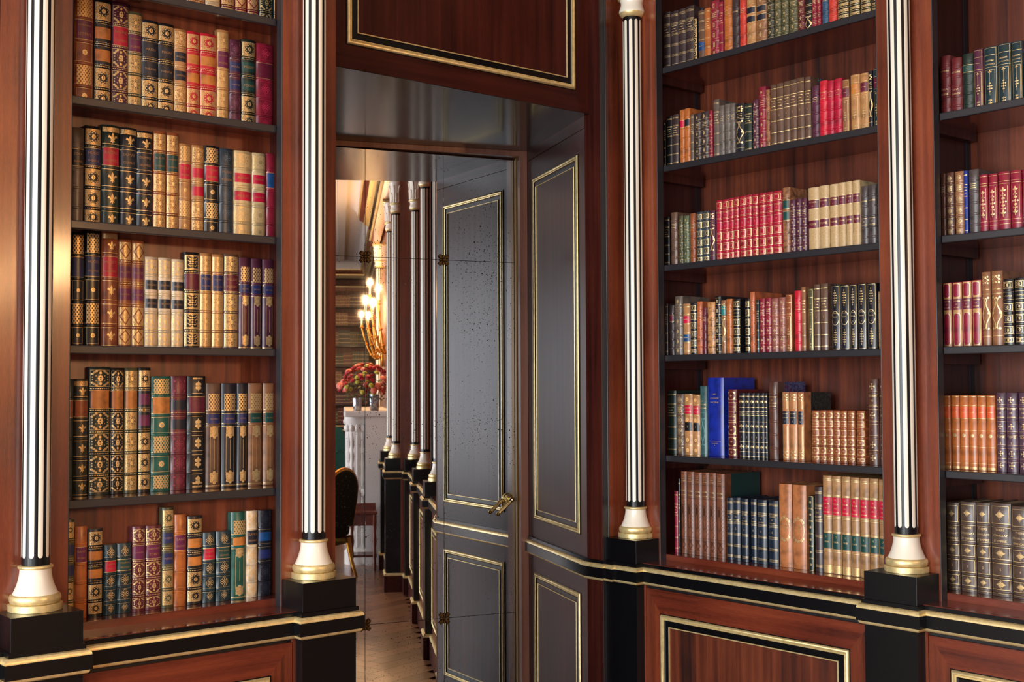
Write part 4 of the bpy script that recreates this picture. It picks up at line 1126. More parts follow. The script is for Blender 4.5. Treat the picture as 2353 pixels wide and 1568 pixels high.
def s_scroll(s, x, z, rx, rz, mi=G):
    for q in (-1, 1):
        pts = []
        for i in range(15):
            t = i / 14; a = math.pi * (2.2 * t - 0.6)
            pts.append((x + q * rx * (0.55 + 0.42 * math.sin(a * 1.3)), z - rz + 2 * rz * t))
        for i in range(14):
            (a, b), (c, d) = pts[i], pts[i + 1]; t = 0.0011 + 0.0009 * math.sin(math.pi * i / 13)
            s.t.add([s.pt(a - t, b, 0.0007), s.pt(a + t, b, 0.0007), s.pt(c + t, d, 0.0007), s.pt(c - t, d, 0.0007)], [(0, 1, 2, 3)], mi)
        for dz in (-0.95, 0.0, 0.95): s.ell(x + q * rx * 0.72, z + dz * rz, rx * 0.22, rx * 0.26, mi)
    for dz in (-0.9, 0.9): s.ell(x, z + dz * rz, rx * 0.3, rx * 0.2, mi)
def tool_spine(s, sty, labs, texts, row, faint):
    w, h = s.w, s.h; hw = w / 2
    base, _, arg = sty.partition(':')
    two = len(labs) > 1
    T = [t.split('/') for t in texts] + [[]] * 6
    left = s.left = row[0] == 'L'
    nb = 4 if left and row not in ('L4',) else 5
    if base in ('tall',): nb = 0
    flat = base in ('lines', 'linesl', 'goldlines', 'triple', 'scroll', 'lyre', 'oval', 'frames', 'cloth', 'navyset', 'byron', 'pothier', 'tour', 'panelgold', 'orangeset', 'trio', 'tooled', 'chain', 'tallrev', 'tall', 'gilt0')
    zb = [] if flat else [h * (k / (nb + 1)) - 0.006 * (1 - k / (nb + 1)) for k in range(1, nb + 1)]
    s.bands = zb
    E = [0.003] + zb + [h - 0.003]
    pan = [(E[i] + 0.0045, E[i + 1] - 0.0045) for i in range(len(E) - 1)][::-1]      # from the head down
    li = [1, 2] if two else [1]
    def labels(skip=None):
        for i, k in zip(li, labs):
            if k == '-' : continue
            z0, z1 = pan[i]
            if two and base.endswith('2'):
                d = (z1 - z0) * 0.2; s.patch(-hw * 0.92, hw * 0.92, z0, z1, B, 0.0005); s.label(z0 + d, z1 - d, k); s.hl(z0 + 0.0006); s.hl(z1 - 0.0006)
                s.text(T[i - 1], z0 + d, z1 - d, 0.7)
            else:
                s.label(z0 + 0.001, z1 - 0.001, k, 0.86); s.text(T[i - 1], z0 + 0.003, z1 - 0.003, 0.7); s.hl(z0 - 0.0002); s.hl(z1 + 0.0002)
    lab_i = [i for i, k in zip(li, labs) if k != '-']
    rest = [i for i in range(len(pan)) if i not in lab_i]
    def bandlines(g=True):
        for z in zb:
            for d in (-0.0058, 0.0058): s.hl(z + d, 0.0012)
            if g:
                n = 9
                for i in range(n): s.patch(-hw * 0.92 + hw * 1.84 * i / n, -hw * 0.92 + hw * 1.84 * (i + 0.6) / n, z - 0.0012, z + 0.0012, G, 0.0021)
    if base in ('gilt', 'gilt2', 'medal', 'medal2', 'lozenge', 'lozenge2', 'acanthus'):
        bandlines()
        for i in rest:
            z0, z1 = pan[i]; zc = (z0 + z1) / 2; rz = (z1 - z0) / 2; q = 0.93
            s.patch(-hw * q, hw * q, z0 + 0.001, z1 - 0.001, P, 0.0004, None, 10); s.frame(-hw * q, hw * q, z0 + 0.001, z1 - 0.001, 0.0009)
            r = min(rz * 0.74, hw * 0.74)
            if base in ('medal', 'medal2'): m_star(s, 0, zc, min(hw * 0.70, r * 1.05), r)
            elif base in ('gilt', 'gilt2'):
                for k in range(8):
                    a = k * 0.7854; s.ell(r * 0.72 * math.cos(a), zc + r * 0.85 * math.sin(a), r * 0.15, r * 0.15, B, 0.0007); s.ell(r * 0.72 * math.cos(a), zc + r * 0.85 * math.sin(a), r * 0.07, r * 0.07, G, 0.0010, 0, 6)
                s.poly(LOZ, 0, zc, r * 0.85, r * 0.7, B, 0.0006); s.poly(SCAL, 0, zc, r * 0.42, r * 0.5, G, 0.0009)
            elif base.startswith('lozenge'):
                s.poly(LOZ, 0, zc, hw * 1.45, rz * 0.92, B, 0.0006); s.poly(LOZ, 0, zc, hw * 1.1, rz * 0.72, P, 0.0008); m_chain(s, 0, zc - rz * 0.6, zc + rz * 0.6, hw * 0.3, 3)
            else:
                s.patch(-hw * 0.70, hw * 0.70, z0 + rz * 0.26, z1 - rz * 0.26, B, 0.0006)
                m_chain(s, 0, zc - rz * 0.85, zc + rz * 0.85, hw * 0.5, 6)
                for q in (-1, 1):
                    for d in (-0.42, 0.1, 0.5): s.ell(q * hw * 0.42, zc + d * rz, hw * 0.20, rz * 0.07, G, 0.0009, q * 0.7); s.ell(q * hw * 0.56, zc + (d + 0.12) * rz, hw * 0.07, hw * 0.07, G, 0.0009, 0, 6)
        labels()
    elif base == 'filig':
        bandlines()
        for i in rest:
            z0, z1 = pan[i]; zc = (z0 + z1) / 2; rz = (z1 - z0) / 2
            s.frame(-hw * 0.92, hw * 0.92, z0 + 0.001, z1 - 0.001, 0.001)
            for q in (-1, 1):
                for d in (-1, 1):
                    for k in range(3): s.ell(q * hw * (0.74 - 0.18 * k), zc + d * rz * (0.5 + 0.16 * k), hw * 0.13, rz * 0.13, G)
                    s.ell(q * hw * 0.42, zc + d * rz * 0.28, hw * 0.06, hw * 0.06, G, 0.0008, 0, 6); s.ell(q * hw * 0.72, zc + d * rz * 0.14, hw * 0.07, hw * 0.07, G, 0.0008, 0, 6)
            s.poly(SCAL, 0, zc, hw * 0.30, rz * 0.42, G, 0.0009); s.ell(0, zc + rz * 0.62, hw * 0.13, rz * 0.16, G); s.ell(0, zc - rz * 0.62, hw * 0.13, rz * 0.16, G)
            s.ell(0, zc + 0.1 * rz, hw * 0.09, rz * 0.1, B, 0.0011); s.ell(0, zc - 0.16 * rz, hw * 0.07, rz * 0.08, B, 0.0011)
        labels()
    elif base == 'fleur':
        for z in zb:
            for d in (-0.0062, 0.0062): s.hl(z + d, 0.0018)
        z0, z1 = pan[0]; s.patch(-hw * 0.95, hw * 0.95, z1 - 0.013, z1 + 0.001, P, 0.0005); s.hl(0.004, 0.002)
        for i in rest:
            z0, z1 = pan[i]; zc = (z0 + z1) / 2 - (0.006 if i == 0 else 0); m_fleur(s, 0.06 * w, zc, min((z1 - z0) * 0.33, hw * 0.62))
        labels()
    elif base == 'lattice':
        for z in zb: s.hl(z - 0.0058); s.hl(z + 0.0058)
        for j, i in enumerate(rest):
            z0, z1 = pan[i]
            if j in (0, 2, 4): s.patch(-hw * 0.78, hw * 0.80, z0, z1, 4, 0.0005, None, 10)
            else: s.frame(-hw * 0.8, hw * 0.8, z0 + 0.001, z1 - 0.001); m_small(s, 'rosette', 0, (z0 + z1) / 2, hw * 0.32)
        labels()
    elif base in ('blind', 'blind2', 'blindgold'):
        for z in zb: s.hl(z - 0.0058, 0.0007, 0.95, faint); s.hl(z + 0.0058, 0.0007, 0.95, faint)
        for i in rest:
            z0, z1 = pan[i]; zc = (z0 + z1) / 2; rz = (z1 - z0) / 2; s.frame(-hw * 0.85, hw * 0.85, z0 + 0.001, z1 - 0.001, 0.0006, faint); m_small(s, 'orn', 0, zc, min(rz, hw) * 0.62, faint)
            if base != 'blind':
                for q in (-1, 1):
                    for d in (-1, 1): s.ell(q * hw * 0.62, zc + d * rz * 0.62, hw * 0.14, rz * 0.16, faint)
        labels()
        if not lab_i: s.text(T[0], pan[1][0], pan[1][1], 0.7)
    elif base == 'rhomb':
        for z in zb: s.patch(-hw * 0.55, hw * 0.62, z - 0.0064, z - 0.005, G, 0.0005); s.patch(-hw * 0.55, hw * 0.62, z + 0.005, z + 0.0064, G, 0.0005)
        for i in rest: m_small(s, 'rhomb', 0.05 * w, sum(pan[i]) / 2, (pan[i][1] - pan[i][0]) * 0.40)
        for z in (h - 0.01, 0.016, 0.006): s.patch(-hw * 0.5, hw * 0.6, z, z + 0.005, P, 0.0005)
        labels()
    elif base == 'rhomb2':
        for i in rest: m_small(s, 'rhomb', 0, sum(pan[i]) / 2, (pan[i][1] - pan[i][0]) * 0.34); s.hl(pan[i][0]); s.hl(pan[i][1])
    elif base == 'motif' or base == 'plain' or base == 'mottled':
        for z in zb: s.hl(z - 0.0052, 0.0006, 0.95, G if base == 'motif' else faint); s.hl(z + 0.0052, 0.0006, 0.95, G if base == 'motif' else faint)
        if base == 'motif':
            r = {'diamond': 0.42, 'square': 0.42, 'dot': 0.5, 'cross': 0.48, 'fl': 0.55, 'fleury': 0.52, 'orn': 0.66}[arg]
            used = {1} if (lab_i or any(T[0]) or arg in ('diamond', 'dot', 'fl')) else set()
            if any(T[2]): used.add(3)
            for i in range(len(pan)):
                if i in used or i in lab_i: continue
                z0, z1 = pan[i]; m_small(s, arg, 0, (z0 + z1) / 2, min(hw * r, (z1 - z0) * 0.42))
        labels()
        if not lab_i:
            for k in range(4):
                if any(T[k]) and k + 1 < len(pan): s.text(T[k], pan[k + 1][0] - 0.003, pan[k + 1][1] + 0.003, 0.82)
            if not any(T[0]) and base != 'mottled':
                z0, z1 = pan[1]
                for k in range(3): s.patch(-hw * (0.6 - 0.12 * (k % 2)), hw * (0.6 - 0.12 * (k % 2)), z0 + (z1 - z0) * (0.25 + 0.25 * k), z0 + (z1 - z0) * (0.25 + 0.25 * k) + 0.0016, G, 0.0006)
    elif base == 'squares':
        for z in zb: s.hl(z - 0.0055, 0.0009); s.hl(z + 0.0055, 0.0009)
        tl = T[0]; num = tl[-1:] if tl and tl[-1].isdigit() else []
        if num: tl = tl[:-1]
        for i in range(len(pan)):
            z0, z1 = pan[i]
            if i == 1 and tl: s.text(tl, z0, z1, 0.8); continue
            if i == 2 and num: s.text(num, z0 + 0.006, z1 - 0.006, 0.5); continue
            s.frame(-hw * 0.86, hw * 0.86, z0 + 0.001, z1 - 0.001, 0.0014); s.frame(-hw * 0.55, hw * 0.55, z0 + (z1 - z0) * 0.22, z1 - (z1 - z0) * 0.22, 0.001)
            if not num: m_small(s, 'dot', 0, (z0 + z1) / 2, hw * 0.36)
    elif base in ('lines', 'linesl', 'goldlines', 'triple'):
        zs = [0.07, 0.24, 0.42, 0.60, 0.78, 0.93]; t = 0.0022 if base == 'goldlines' else 0.0009
        for z in zs:
            if base == 'triple':
                for d in (-0.0036, 0, 0.0036): s.hl(h * z + d, 0.0009)
            elif base == 'goldlines': s.hl(h * z, 0.0024)
            else: s.hl(h * z, t); s.hl(h * z + 0.003, t)
        for j, k in enumerate(labs):
            if k == '-': continue
            a, b = ((0.62, 0.76) if len(labs) > 1 or base == 'linesl' or row != 'R0' else (0.22, 0.38)) if j == 0 else (0.26, 0.40)
            s.label(h * a, h * b, k, 0.95); s.patch(-hw * 0.5, hw * 0.5, h * (a + b) / 2, h * (a + b) / 2 + 0.002, G, 0.0012)
        tl = T[0]; num = [tl[-1]] if tl and tl[-1].isdigit() else []; tl = tl[:-1] if num else tl
        if tl: s.text(tl, h * 0.62, h * 0.77, 0.8)
        elif labs == ['-']:
            for k in range(3): s.patch(-hw * (0.7 - 0.2 * (k % 2)), hw * (0.7 - 0.2 * (k % 2)), h * (0.645 + 0.045 * k), h * (0.645 + 0.045 * k) + 0.0019, G, 0.0007)
        if num: s.text(num, h * 0.46, h * 0.55, 0.5)
    elif base == 'tall':
        s.bands = [h * 0.285, h * 0.395] if left else []
        top = h * (0.90 if w > 0 else 1)
        s.patch(-hw * 0.74, hw * 0.80, h * 0.735 - 0.0, top, 4, 0.0005, None, 10)
        s.bands = [h * 0.725, h * 0.60]
        for z in s.bands: s.hl(z - 0.005); s.hl(z + 0.005)
        k = labs[0]
        if k != '-': s.label(h * 0.615, h * 0.708, k, 0.8); s.text(['ŒUVRES'], h * 0.63, h * 0.69, 0.55)
        x0, x1, z0, z1 = -hw * 0.50, hw * 0.56, h * 0.05, h * 0.585
        s.vl(x0, z0 + 0.02, z1 - 0.02, 0.0013); s.vl(x1, z0 + 0.02, z1 - 0.02, 0.0013); s.vl((x0 + x1) / 2, z0 + 0.04, z1 - 0.04, 0.0013)
        for zc in (z0 + h * 0.05, z1 - h * 0.05):
            s.patch(x0, x1, zc - h * 0.045, zc + h * 0.045, P, 0.0006); s.poly(SCAL, (x0 + x1) / 2, zc, hw * 0.3, h * 0.03, G, 0.0009)
            for q in (-1, 1): s.ell((x0 + x1) / 2, zc + q * h * 0.05, hw * 0.22, h * 0.014, G)
        for z in (0.018, 0.026): s.hl(h * z, 0.0012)
    elif base == 'tallrev':
        s.frame(-hw * 0.86, hw * 0.86, h * 0.03, h * 0.97, 0.001)
        for q in (-0.55, -0.25, 0.05, 0.35, 0.6): s.vl(q * hw, h * 0.14, h * 0.50, 0.0009); s.vl(q * hw, h * 0.75, h * 0.88, 0.0009)
        s_scroll(s, 0, h * 0.085, hw * 0.7, h * 0.045); s_scroll(s, 0, h * 0.92, hw * 0.7, h * 0.035)
        s.label(h * 0.53, h * 0.72, labs[0], 0.86); s.text(T[0], h * 0.54, h * 0.71, 0.7)
    elif base == 'scroll':
        s_scroll(s, 0, h * 0.44, hw * 0.85, h * 0.22); s_scroll(s, 0, h * 0.89, hw * 0.75, h * 0.045); s.hl(h * 0.13); s.hl(h * 0.70)
        if labs[0] != '-': s.label(h * 0.72, h * 0.90, labs[0], 0.92)
        elif any(T[0]): s.text(T[0], h * 0.68, h * 0.84, 0.8)
        else:
            for k in range(3): s.patch(-hw * 0.6, hw * 0.6, h * (0.72 + 0.035 * k), h * (0.72 + 0.035 * k) + 0.0018, G, 0.0006)
    elif base == 'lyre':
        s_scroll(s, 0, h * 0.24, hw * 0.85, h * 0.17); s.poly(SCAL, 0, h * 0.08, hw * 0.5, hw * 0.5, G)
        for z in (0.48, 0.52, 0.66, 0.70, 0.86): s.hl(h * z)
    elif base == 'oval':
        n = 40
        for rr in (1.0,):
            pts = [(hw * 0.80 * math.cos(2 * math.pi * i / n), h * 0.46 + h * 0.125 * math.sin(2 * math.pi * i / n)) for i in range(n)]
            for i in range(n):
                (a, b), (c, d) = pts[i], pts[(i + 1) % n]; s.t.add([s.pt(a, b, 0.0007), s.pt(c, d, 0.0007), s.pt(c * 0.955, h * 0.46 + (d - h * 0.46) * 0.965, 0.0007), s.pt(a * 0.955, h * 0.46 + (b - h * 0.46) * 0.965, 0.0007)], [(0, 1, 2, 3)], G)
        for q in (-1, 1):
            zc = h * 0.46 + q * h * 0.125
            m_small(s, 'fl', 0, zc + q * h * 0.015, hw * 0.3)
            for d in (-1, 1): m_small(s, 'rosette', d * hw * 0.42, zc - q * h * 0.004, hw * 0.22); s.ell(d * hw * 0.7, zc - q * h * 0.03, hw * 0.1, h * 0.016, G)
        s.text(T[0], h * 0.385, h * 0.535, 0.8, wmax=w * 0.6)
    elif base == 'frames':
        s.frame(-hw * 0.88, hw * 0.88, h * 0.02, h * 0.98, 0.0008); s.frame(-hw * 0.72, hw * 0.72, h * 0.05, h * 0.62, 0.0008); s.vl(0, h * 0.2, h * 0.55, 0.0008)
        m_chain(s, 0, h * 0.24, h * 0.42, hw * 0.4, 4); m_small(s, 'fl', 0, h * 0.58, hw * 0.4); m_chain(s, 0, h * 0.05, h * 0.14, hw * 0.4, 2)
        if labs[0] != '-': s.label(h * 0.68, h * 0.84, labs[0], 0.88)
        if any(T[0]): s.text(T[0], h * 0.68, h * 0.80, 0.75)
        for z in (0.66, 0.86): s.hl(h * z)
        s.patch(-hw * 0.5, hw * 0.5, h * 0.76, h * 0.765, G, 0.0012)
    elif base == 'cloth':
        s.text(T[0], h * 0.66, h * 0.815, 0.78)
        if 'ART' in ''.join(T[0]):
            for z in (0.195, 0.18, 0.165): s.patch(-hw * (0.72 if z > 0.19 else 0.4), hw * (0.72 if z > 0.19 else 0.4), h * z, h * z + 0.0007, G, 0.0005)
            s.patch(-0.0015, 0.0015, h * 0.138, h * 0.145, G, 0.0005)
        else:
            for q in (-0.6, -0.3, 0, 0.3, 0.6): s.vl(q * hw, h * 0.06, h * 0.6, 0.0012, B)
            s_scroll(s, 0, h * 0.35, hw * 0.6, h * 0.2, faint); s.frame(-hw * 0.85, hw * 0.85, h * 0.03, h * 0.62, 0.001, faint)
    elif base == 'corner':
        for z in zb: s.hl(z - 0.0052, 0.0006); s.hl(z + 0.0052, 0.0006)
        for i in range(len(pan)):
            z0, z1 = pan[i]
            s.frame(-hw * 0.84, hw * 0.84, z0 + 0.001, z1 - 0.001, 0.0008)
            k = i - 1
            if 0 <= k < 2 and (any(T[k]) or any(T[2])): s.text(T[k] if any(T[k]) else T[2], z0 + 0.002, z1 - 0.002, 0.72); continue
            a = (z1 - z0) * 0.36
            for q in (-1, 1):
                for d in (-1, 1): s.poly([(q * hw * 0.82, d * (z1 - z0) / 2 * 0.92), (q * hw * 0.30, d * (z1 - z0) / 2 * 0.92), (q * hw * 0.62, d * (z1 - z0) / 2 * 0.5), (q * hw * 0.82, d * (z1 - z0) / 2 * 0.15)], 0, (z0 + z1) / 2, 1, 1, P, 0.0007)
            m_small(s, 'cross', 0, (z0 + z1) / 2, hw * 0.26)
    elif base == 'navyset':
        for z in (0.03, 0.10, 0.25, 0.40, 0.56, 0.66, 0.72, 0.78, 0.95): s.hl(h * z, 0.0016)
        for z in (0.175, 0.49, 0.865):
            m_small(s, 'fl', 0, h * z, hw * 0.7); s.ell(-hw * 0.55, h * z, hw * 0.2, h * 0.02, G); s.ell(hw * 0.55, h * z, hw * 0.2, h * 0.02, G)
        s.text(T[0], h * 0.29, h * 0.36, 0.5); s.text(['CONTES'], h * 0.67, h * 0.71, 0.7)
    elif base == 'byron':
        s.frame(-hw * 0.84, hw * 0.84, h * 0.02, h * 0.985, 0.0009)
        m_chain(s, 0, h * 0.67, h * 0.94, hw * 0.42, 7); m_chain(s, 0, h * 0.07, h * 0.33, hw * 0.42, 7)
        n = 24
        for i in range(n):
            a, b = math.pi * 2 * i / n, math.pi * 2 * (i + 1) / n
            if abs(math.sin((a + b) / 2)) < 0.25: continue
            s.t.add([s.pt(r * hw * math.cos(q), h * 0.495 + r * h * 0.135 * math.sin(q), 0.0007) for r, q in ((0.82, a), (0.82, b), (0.76, b), (0.76, a))], [(0, 1, 2, 3)], G)
        s.text(T[0][:2], h * 0.49, h * 0.60, 0.62); s.text(T[0][2:], h * 0.40, h * 0.47, 0.5)
    elif base == 'pothier':
        s.patch(-hw * 0.97, hw * 0.97, 0.002, h - 0.002, 5, 0.0003)
        for a, b, k in ((0.67, 0.80, 0), (0.36, 0.48, 1)): s.label(h * a, h * b, labs[k], 0.96); s.hl(h * a - 0.001); s.hl(h * b + 0.001); s.text(T[k], h * a + 0.001, h * b - 0.001, 0.75)
        for z in (0.02, 0.18, 0.34, 0.50, 0.65, 0.82, 0.97): s.hl(h * z, 0.0007, 0.97, B, 0.0006)
    elif base == 'tour':
        for z in (0.965, 0.95, 0.80, 0.79, 0.58, 0.565, 0.43, 0.42, 0.24, 0.225): s.hl(h * z, 0.0016)
        s.label(h * 0.60, h * 0.78, 'r', 0.97); s.text(T[0], h * 0.605, h * 0.775, 0.66)
        s.label(h * 0.255, h * 0.41, 'g', 0.97); s.text(T[1], h * 0.30, h * 0.40, 0.5)
        s.patch(-hw * 0.95, hw * 0.95, 0.002, h * 0.085, P, 0.0005)
    elif base == 'thiers':
        s.bands = zb = [h * q for q in (0.05, 0.20, 0.375, 0.545, 0.76)]
        E2 = [0.003] + zb + [h - 0.003]; pan = [(E2[i] + 0.005, E2[i + 1] - 0.005) for i in range(6)][::-1]
        for z in zb: s.hl(z - 0.0056, 0.0007); s.hl(z + 0.0056, 0.0007)
        for i in (0, 2, 3, 4):
            z0, z1 = pan[i]; s.frame(-hw * 0.86, hw * 0.86, z0 + 0.001, z1 - 0.001, 0.0008)
            if i != 3: m_small(s, 'orn', 0, (z0 + z1) / 2, hw * 0.36); s.poly([(1, 0), (0, 0.5), (-1, 0), (0, -0.5)], 0, (z0 + z1) / 2, hw * 0.5, hw * 0.5, P, 0.0006)
        s.text(T[0][:3], pan[1][0], pan[1][1], 0.86); s.text(T[0][3:], pan[3][0] + 0.008, pan[3][1] - 0.008, 0.5)
    elif base == 'panelgold':
        s.patch(-hw * 0.94, hw * 0.94, 0.002, h - 0.002, 6, 0.0003)
        oct_ = [(0.62, 1), (1, 0.85), (1, -0.85), (0.62, -1), (-0.62, -1), (-1, -0.85), (-1, 0.85), (-0.62, 1)]
        for zc, rz in ((h * 0.27, h * 0.24), (h * 0.87, h * 0.10)): s.poly([(x * 1.08, z * 1.03) for x, z in oct_], 0, zc, hw * 0.66, rz, G, 0.0006); s.poly(oct_, 0, zc, hw * 0.66, rz, B, 0.0010)
        s.label(h * 0.57, h * 0.74, labs[0], 0.94); s.text(['THÉATRE', 'DE', 'MUSSET'], h * 0.58, h * 0.73, 0.72)
    elif base == 'orangeset':
        for z in (0.012, 0.09, 0.31, 0.53, 0.69, 0.86, 0.985): s.hl(h * z, 0.0010)
        s.label(h * 0.70, h * 0.85, 'or', 0.96); s.ell(0, h * 0.46, hw * 0.42, hw * 0.42, G, 0.0006); s.patch(-hw * 0.9, hw * 0.9, 0.004, 0.010, P, 0.0005)
        s.patch(-hw * 0.5, hw * 0.5, h * 0.77, h * 0.775, G, 0.0011)
    elif base == 'trio':
        for z in (0.02, 0.12, 0.19, 0.80, 0.84, 0.96): s.hl(h * z, 0.0009)
        for q in (0.30, 0.68): m_small(s, 'fl', 0, h * q, hw * 0.62); m_small(s, 'fleury', 0, h * (q + (0.08 if q < 0.5 else -0.08)), hw * 0.42)
        m_chain(s, 0, h * 0.40, h * 0.58, hw * 0.6, 3); s.vl(-hw * 0.7, h * 0.22, h * 0.76, 0.0007); s.vl(hw * 0.7, h * 0.22, h * 0.76, 0.0007)
    elif base == 'tooled':
        s.text(T[0], h * 0.87, h * 0.955, 0.72); s.text(['MICHEL', 'STROGOFF'], h * 0.69, h * 0.79, 0.72)
        for z in (0.975, 0.85, 0.68, 0.21, 0.03): s.hl(h * z, 0.0016, 0.97, faint)
        s.frame(-hw * 0.55, hw * 0.2, h * 0.32, h * 0.60, 0.002, faint); s.ell(-hw * 0.18, h * 0.53, hw * 0.3, h * 0.05, faint)
        for i in range(26): s.ell(hw * (0.42 + 0.24 * ((i * 7) % 3) / 2), h * (0.24 + 0.40 * i / 25), 0.0016, 0.0020, faint, 0.0009, 0, 6)
        s_scroll(s, 0.1 * hw, h * 0.12, hw * 0.55, h * 0.06, faint)
    elif base == 'chain':
        for i in range(7):
            z = h * (0.08 + 0.14 * i); s.patch(-hw * 0.9, hw * 0.9, z - h * 0.062, z + h * 0.062, P, 0.0004); s.poly(LOZ, 0, z, hw * 0.9, h * 0.055, B, 0.0007); s.ell(0, z, hw * 0.2, h * 0.014, G, 0.001)
    elif base == 'gilt0':
        for i in range(6):
            if i in (2, 4) and labs[0] != '-': continue
            z0, z1 = h * (i / 6) + 0.001, h * ((i + 1) / 6) - 0.001
            s.frame(-hw * 0.93, hw * 0.93, z0, z1, 0.0008); m_small(s, 'rosette', 0, (z0 + z1) / 2, hw * 0.42, faint if labs[0] != '-' else G)
        if labs[0] != '-':
            s.label(h * 0.68, h * 0.82, labs[0], 0.95); s.text(T[0], h * 0.69, h * 0.81, 0.75)
            s.label(h * 0.40, h * 0.54, labs[1], 0.95); s.text(T[1], h * 0.43, h * 0.51, 0.5)
BN = 0
def cover_mesh(s, D, mats, mottle):
    w, h = s.w, s.h; t = min(0.0028, w * 0.16); nx = 12
    lv = [(0.0, 0.0)]
    for z in s.bands: lv += [(z - 0.0042, 0.0), (z - 0.0026, 0.0016), (z + 0.0026, 0.0016), (z + 0.0042, 0.0)]
    lv += [(h - 0.002, 0.0), (h, -0.0012)]
    m = MB(); ring = []
    for z, o in lv:
        hy = min(0.045, D * 0.8)
        r = [(-w / 2, D), (-w / 2, hy)]
        for i in range(nx + 1):
            x = -w / 2 + w * i / nx; e = min(1, 4 * (1 - abs(2 * x / w)))
            r.append((x, s.y(x) - o * e))
        r += [(w / 2, hy), (w / 2, D), (w / 2 - t, D), (w / 2 - t, s.b + 0.006), (-w / 2 + t, s.b + 0.006), (-w / 2 + t, D)]
        ring.append([(x, y, z) for x, y in r])
    n = len(ring[0]); vs = [p for r in ring for p in r]; fs = []; mi = []
    for k in range(len(ring) - 1):
        for i in range(n):
            j = (i + 1) % n
            fs.append((k * n + i, k * n + j, (k + 1) * n + j, (k + 1) * n + i)); mi.append(1 if i in (0, nx + 3) else 0)
    # boards run from the spine leather back to the fore edge
    top = (len(ring) - 1) * n
    A = nx + 1                                     # caps, as quads around the U
    U = list(range(n))
    for base_, flip in ((0, True), (top, False)):
        for q in ((0, 1, n - 2, n - 1), (A + 2, A + 3, A + 4, A + 5)):
            f = [base_ + i for i in q]; fs.append(tuple(f[::-1] if flip else f)); mi.append(0)
        f = [base_ + i for i in list(range(1, A + 3)) + [A + 5, n - 2]]
        fs.append(tuple(f[::-1] if flip else f)); mi.append(0)
    m.v = vs; m.f = fs; m.mi = mi
    return m
COLW = dict(black='black', navyblk='blue-black', navy2='navy', teal='dark teal', dkgreen='dark green', green='green', green2='pale green', olive='olive', oliveblk='dark olive', brown='brown', brown2='chestnut', brown3='dark brown', dkbrown='dark brown', tan='tan', tan2='light tan',
    tanbrown='light brown', orange='orange', orange2='orange-brown', orange3='pale orange', rust='russet', rust2='russet', cream='cream', vellum='vellum', maroon='maroon', burg='burgundy', plum='plum', plum2='mauve', crimson='crimson', crimson2='red', red='scarlet', redor='vermilion', grey='grey', dkgrey='dark grey', greybrown='grey-brown', bluegrey='slate', blue='blue', royal='royal-blue', rose='dusty-rose', steel='steel-blue', bluegreen='sea-green')
STYW = {'gilt': 'gilt-panelled', 'gilt2': 'twin-label gilt', 'gilt0': 'gilt-line', 'medal': 'star-medallion', 'medal2': 'star-medallion', 'filig': 'gold-filigree', 'fleur': 'fleur-de-lis', 'lattice': 'gold-lattice', 'lozenge': 'gilt-lozenge', 'lozenge2': 'gilt-lozenge', 'tall': 'tall-panelled', 'plain': 'ribbed', 'blind': 'blind-tooled', 'blind2': 'blind-tooled', 'blindgold': 'cream-tooled', 'acanthus': 'acanthus-gilt', 'rhomb': 'gilt-rhomb', 'rhomb2': 'gilt-rhomb',
        'lines': 'gold-lined', 'linesl': 'faintly lined', 'goldlines': 'gold-barred', 'triple': 'triple-lined', 'squares': 'gilt-square', 'scroll': 'gold-scroll', 'lyre': 'lyre-stamped', 'oval': 'oval-cartouche', 'frames': 'gilt-framed', 'cloth': 'cloth-bound', 'corner': 'gilt-cornered', 'navyset': 'gold-banded', 'byron': 'gold-chain', 'pothier': 'stippled', 'tour': 'red-and-green-label', 'thiers': 'framed-panel', 'panelgold': 'gold-bordered', 'orangeset': 'gold-disc', 'trio': 'heart-stamped', 'tooled': 'deeply tooled', 'chain': 'diamond-chain', 'mottled': 'mottled', 'tallrev': 'gilt-striped'}
MOTW = dict(diamond='gold-diamond', square='gold-square', dot='gold-dotted', cross='small-cross', fl='gold-sprig', fleury='gold-cross', orn='gold-ornament')
LABW = dict(r='red', p='purple', k='black', n='navy', o='ochre', o2='orange', g='green', b='black', m='maroon', bl='blue', t='turquoise'); LABW['or'] = 'vermilion'
ORD = 'first second third fourth fifth sixth seventh eighth ninth tenth eleventh twelfth thirteenth fourteenth fifteenth sixteenth seventeenth eighteenth nineteenth twentieth'.split()
ORD += ['twenty-' + q for q in ORD[:9]] + ['thirtieth'] + ['thirty-' + q for q in ORD[:9]]
CASE = dict(L='narrow bookcase', R='wide bookcase', F='end bookcase'); ENDS = dict(L='outer column', R='mirror-door end', F='fluted column')
SHELF = {'0': 'top shelf', '1': 'second shelf', '2': 'third shelf', '3': 'fourth shelf', '4': 'fifth shelf', '5': 'base shelf'}
SHELF_F = {'1': 'top shelf in view', '2': 'second shelf in view', '3': 'third shelf in view', '4': 'fourth shelf in view', '5': 'base shelf'}
BOARD = {'royal': None}
def marble_mat(key, a_, b_, c_):
    if key in MC: return MC[key]
    a = NT(key); n = a.n('TexNoise', Scale=14.0, Detail=3.0, Distortion=2.2); a.l(a.coords(), n.inputs['Vector'])
    a.set(Base_Color=a.ramp(a.math('FRACT', a.math('MULTIPLY', n.outputs[0], 7.0)), [(0.1, lin(a_)), (0.45, lin(b_)), (0.8, lin(c_))]), Roughness=0.5)
    MC[key] = a.m; return a.m
brn = random.Random(5)
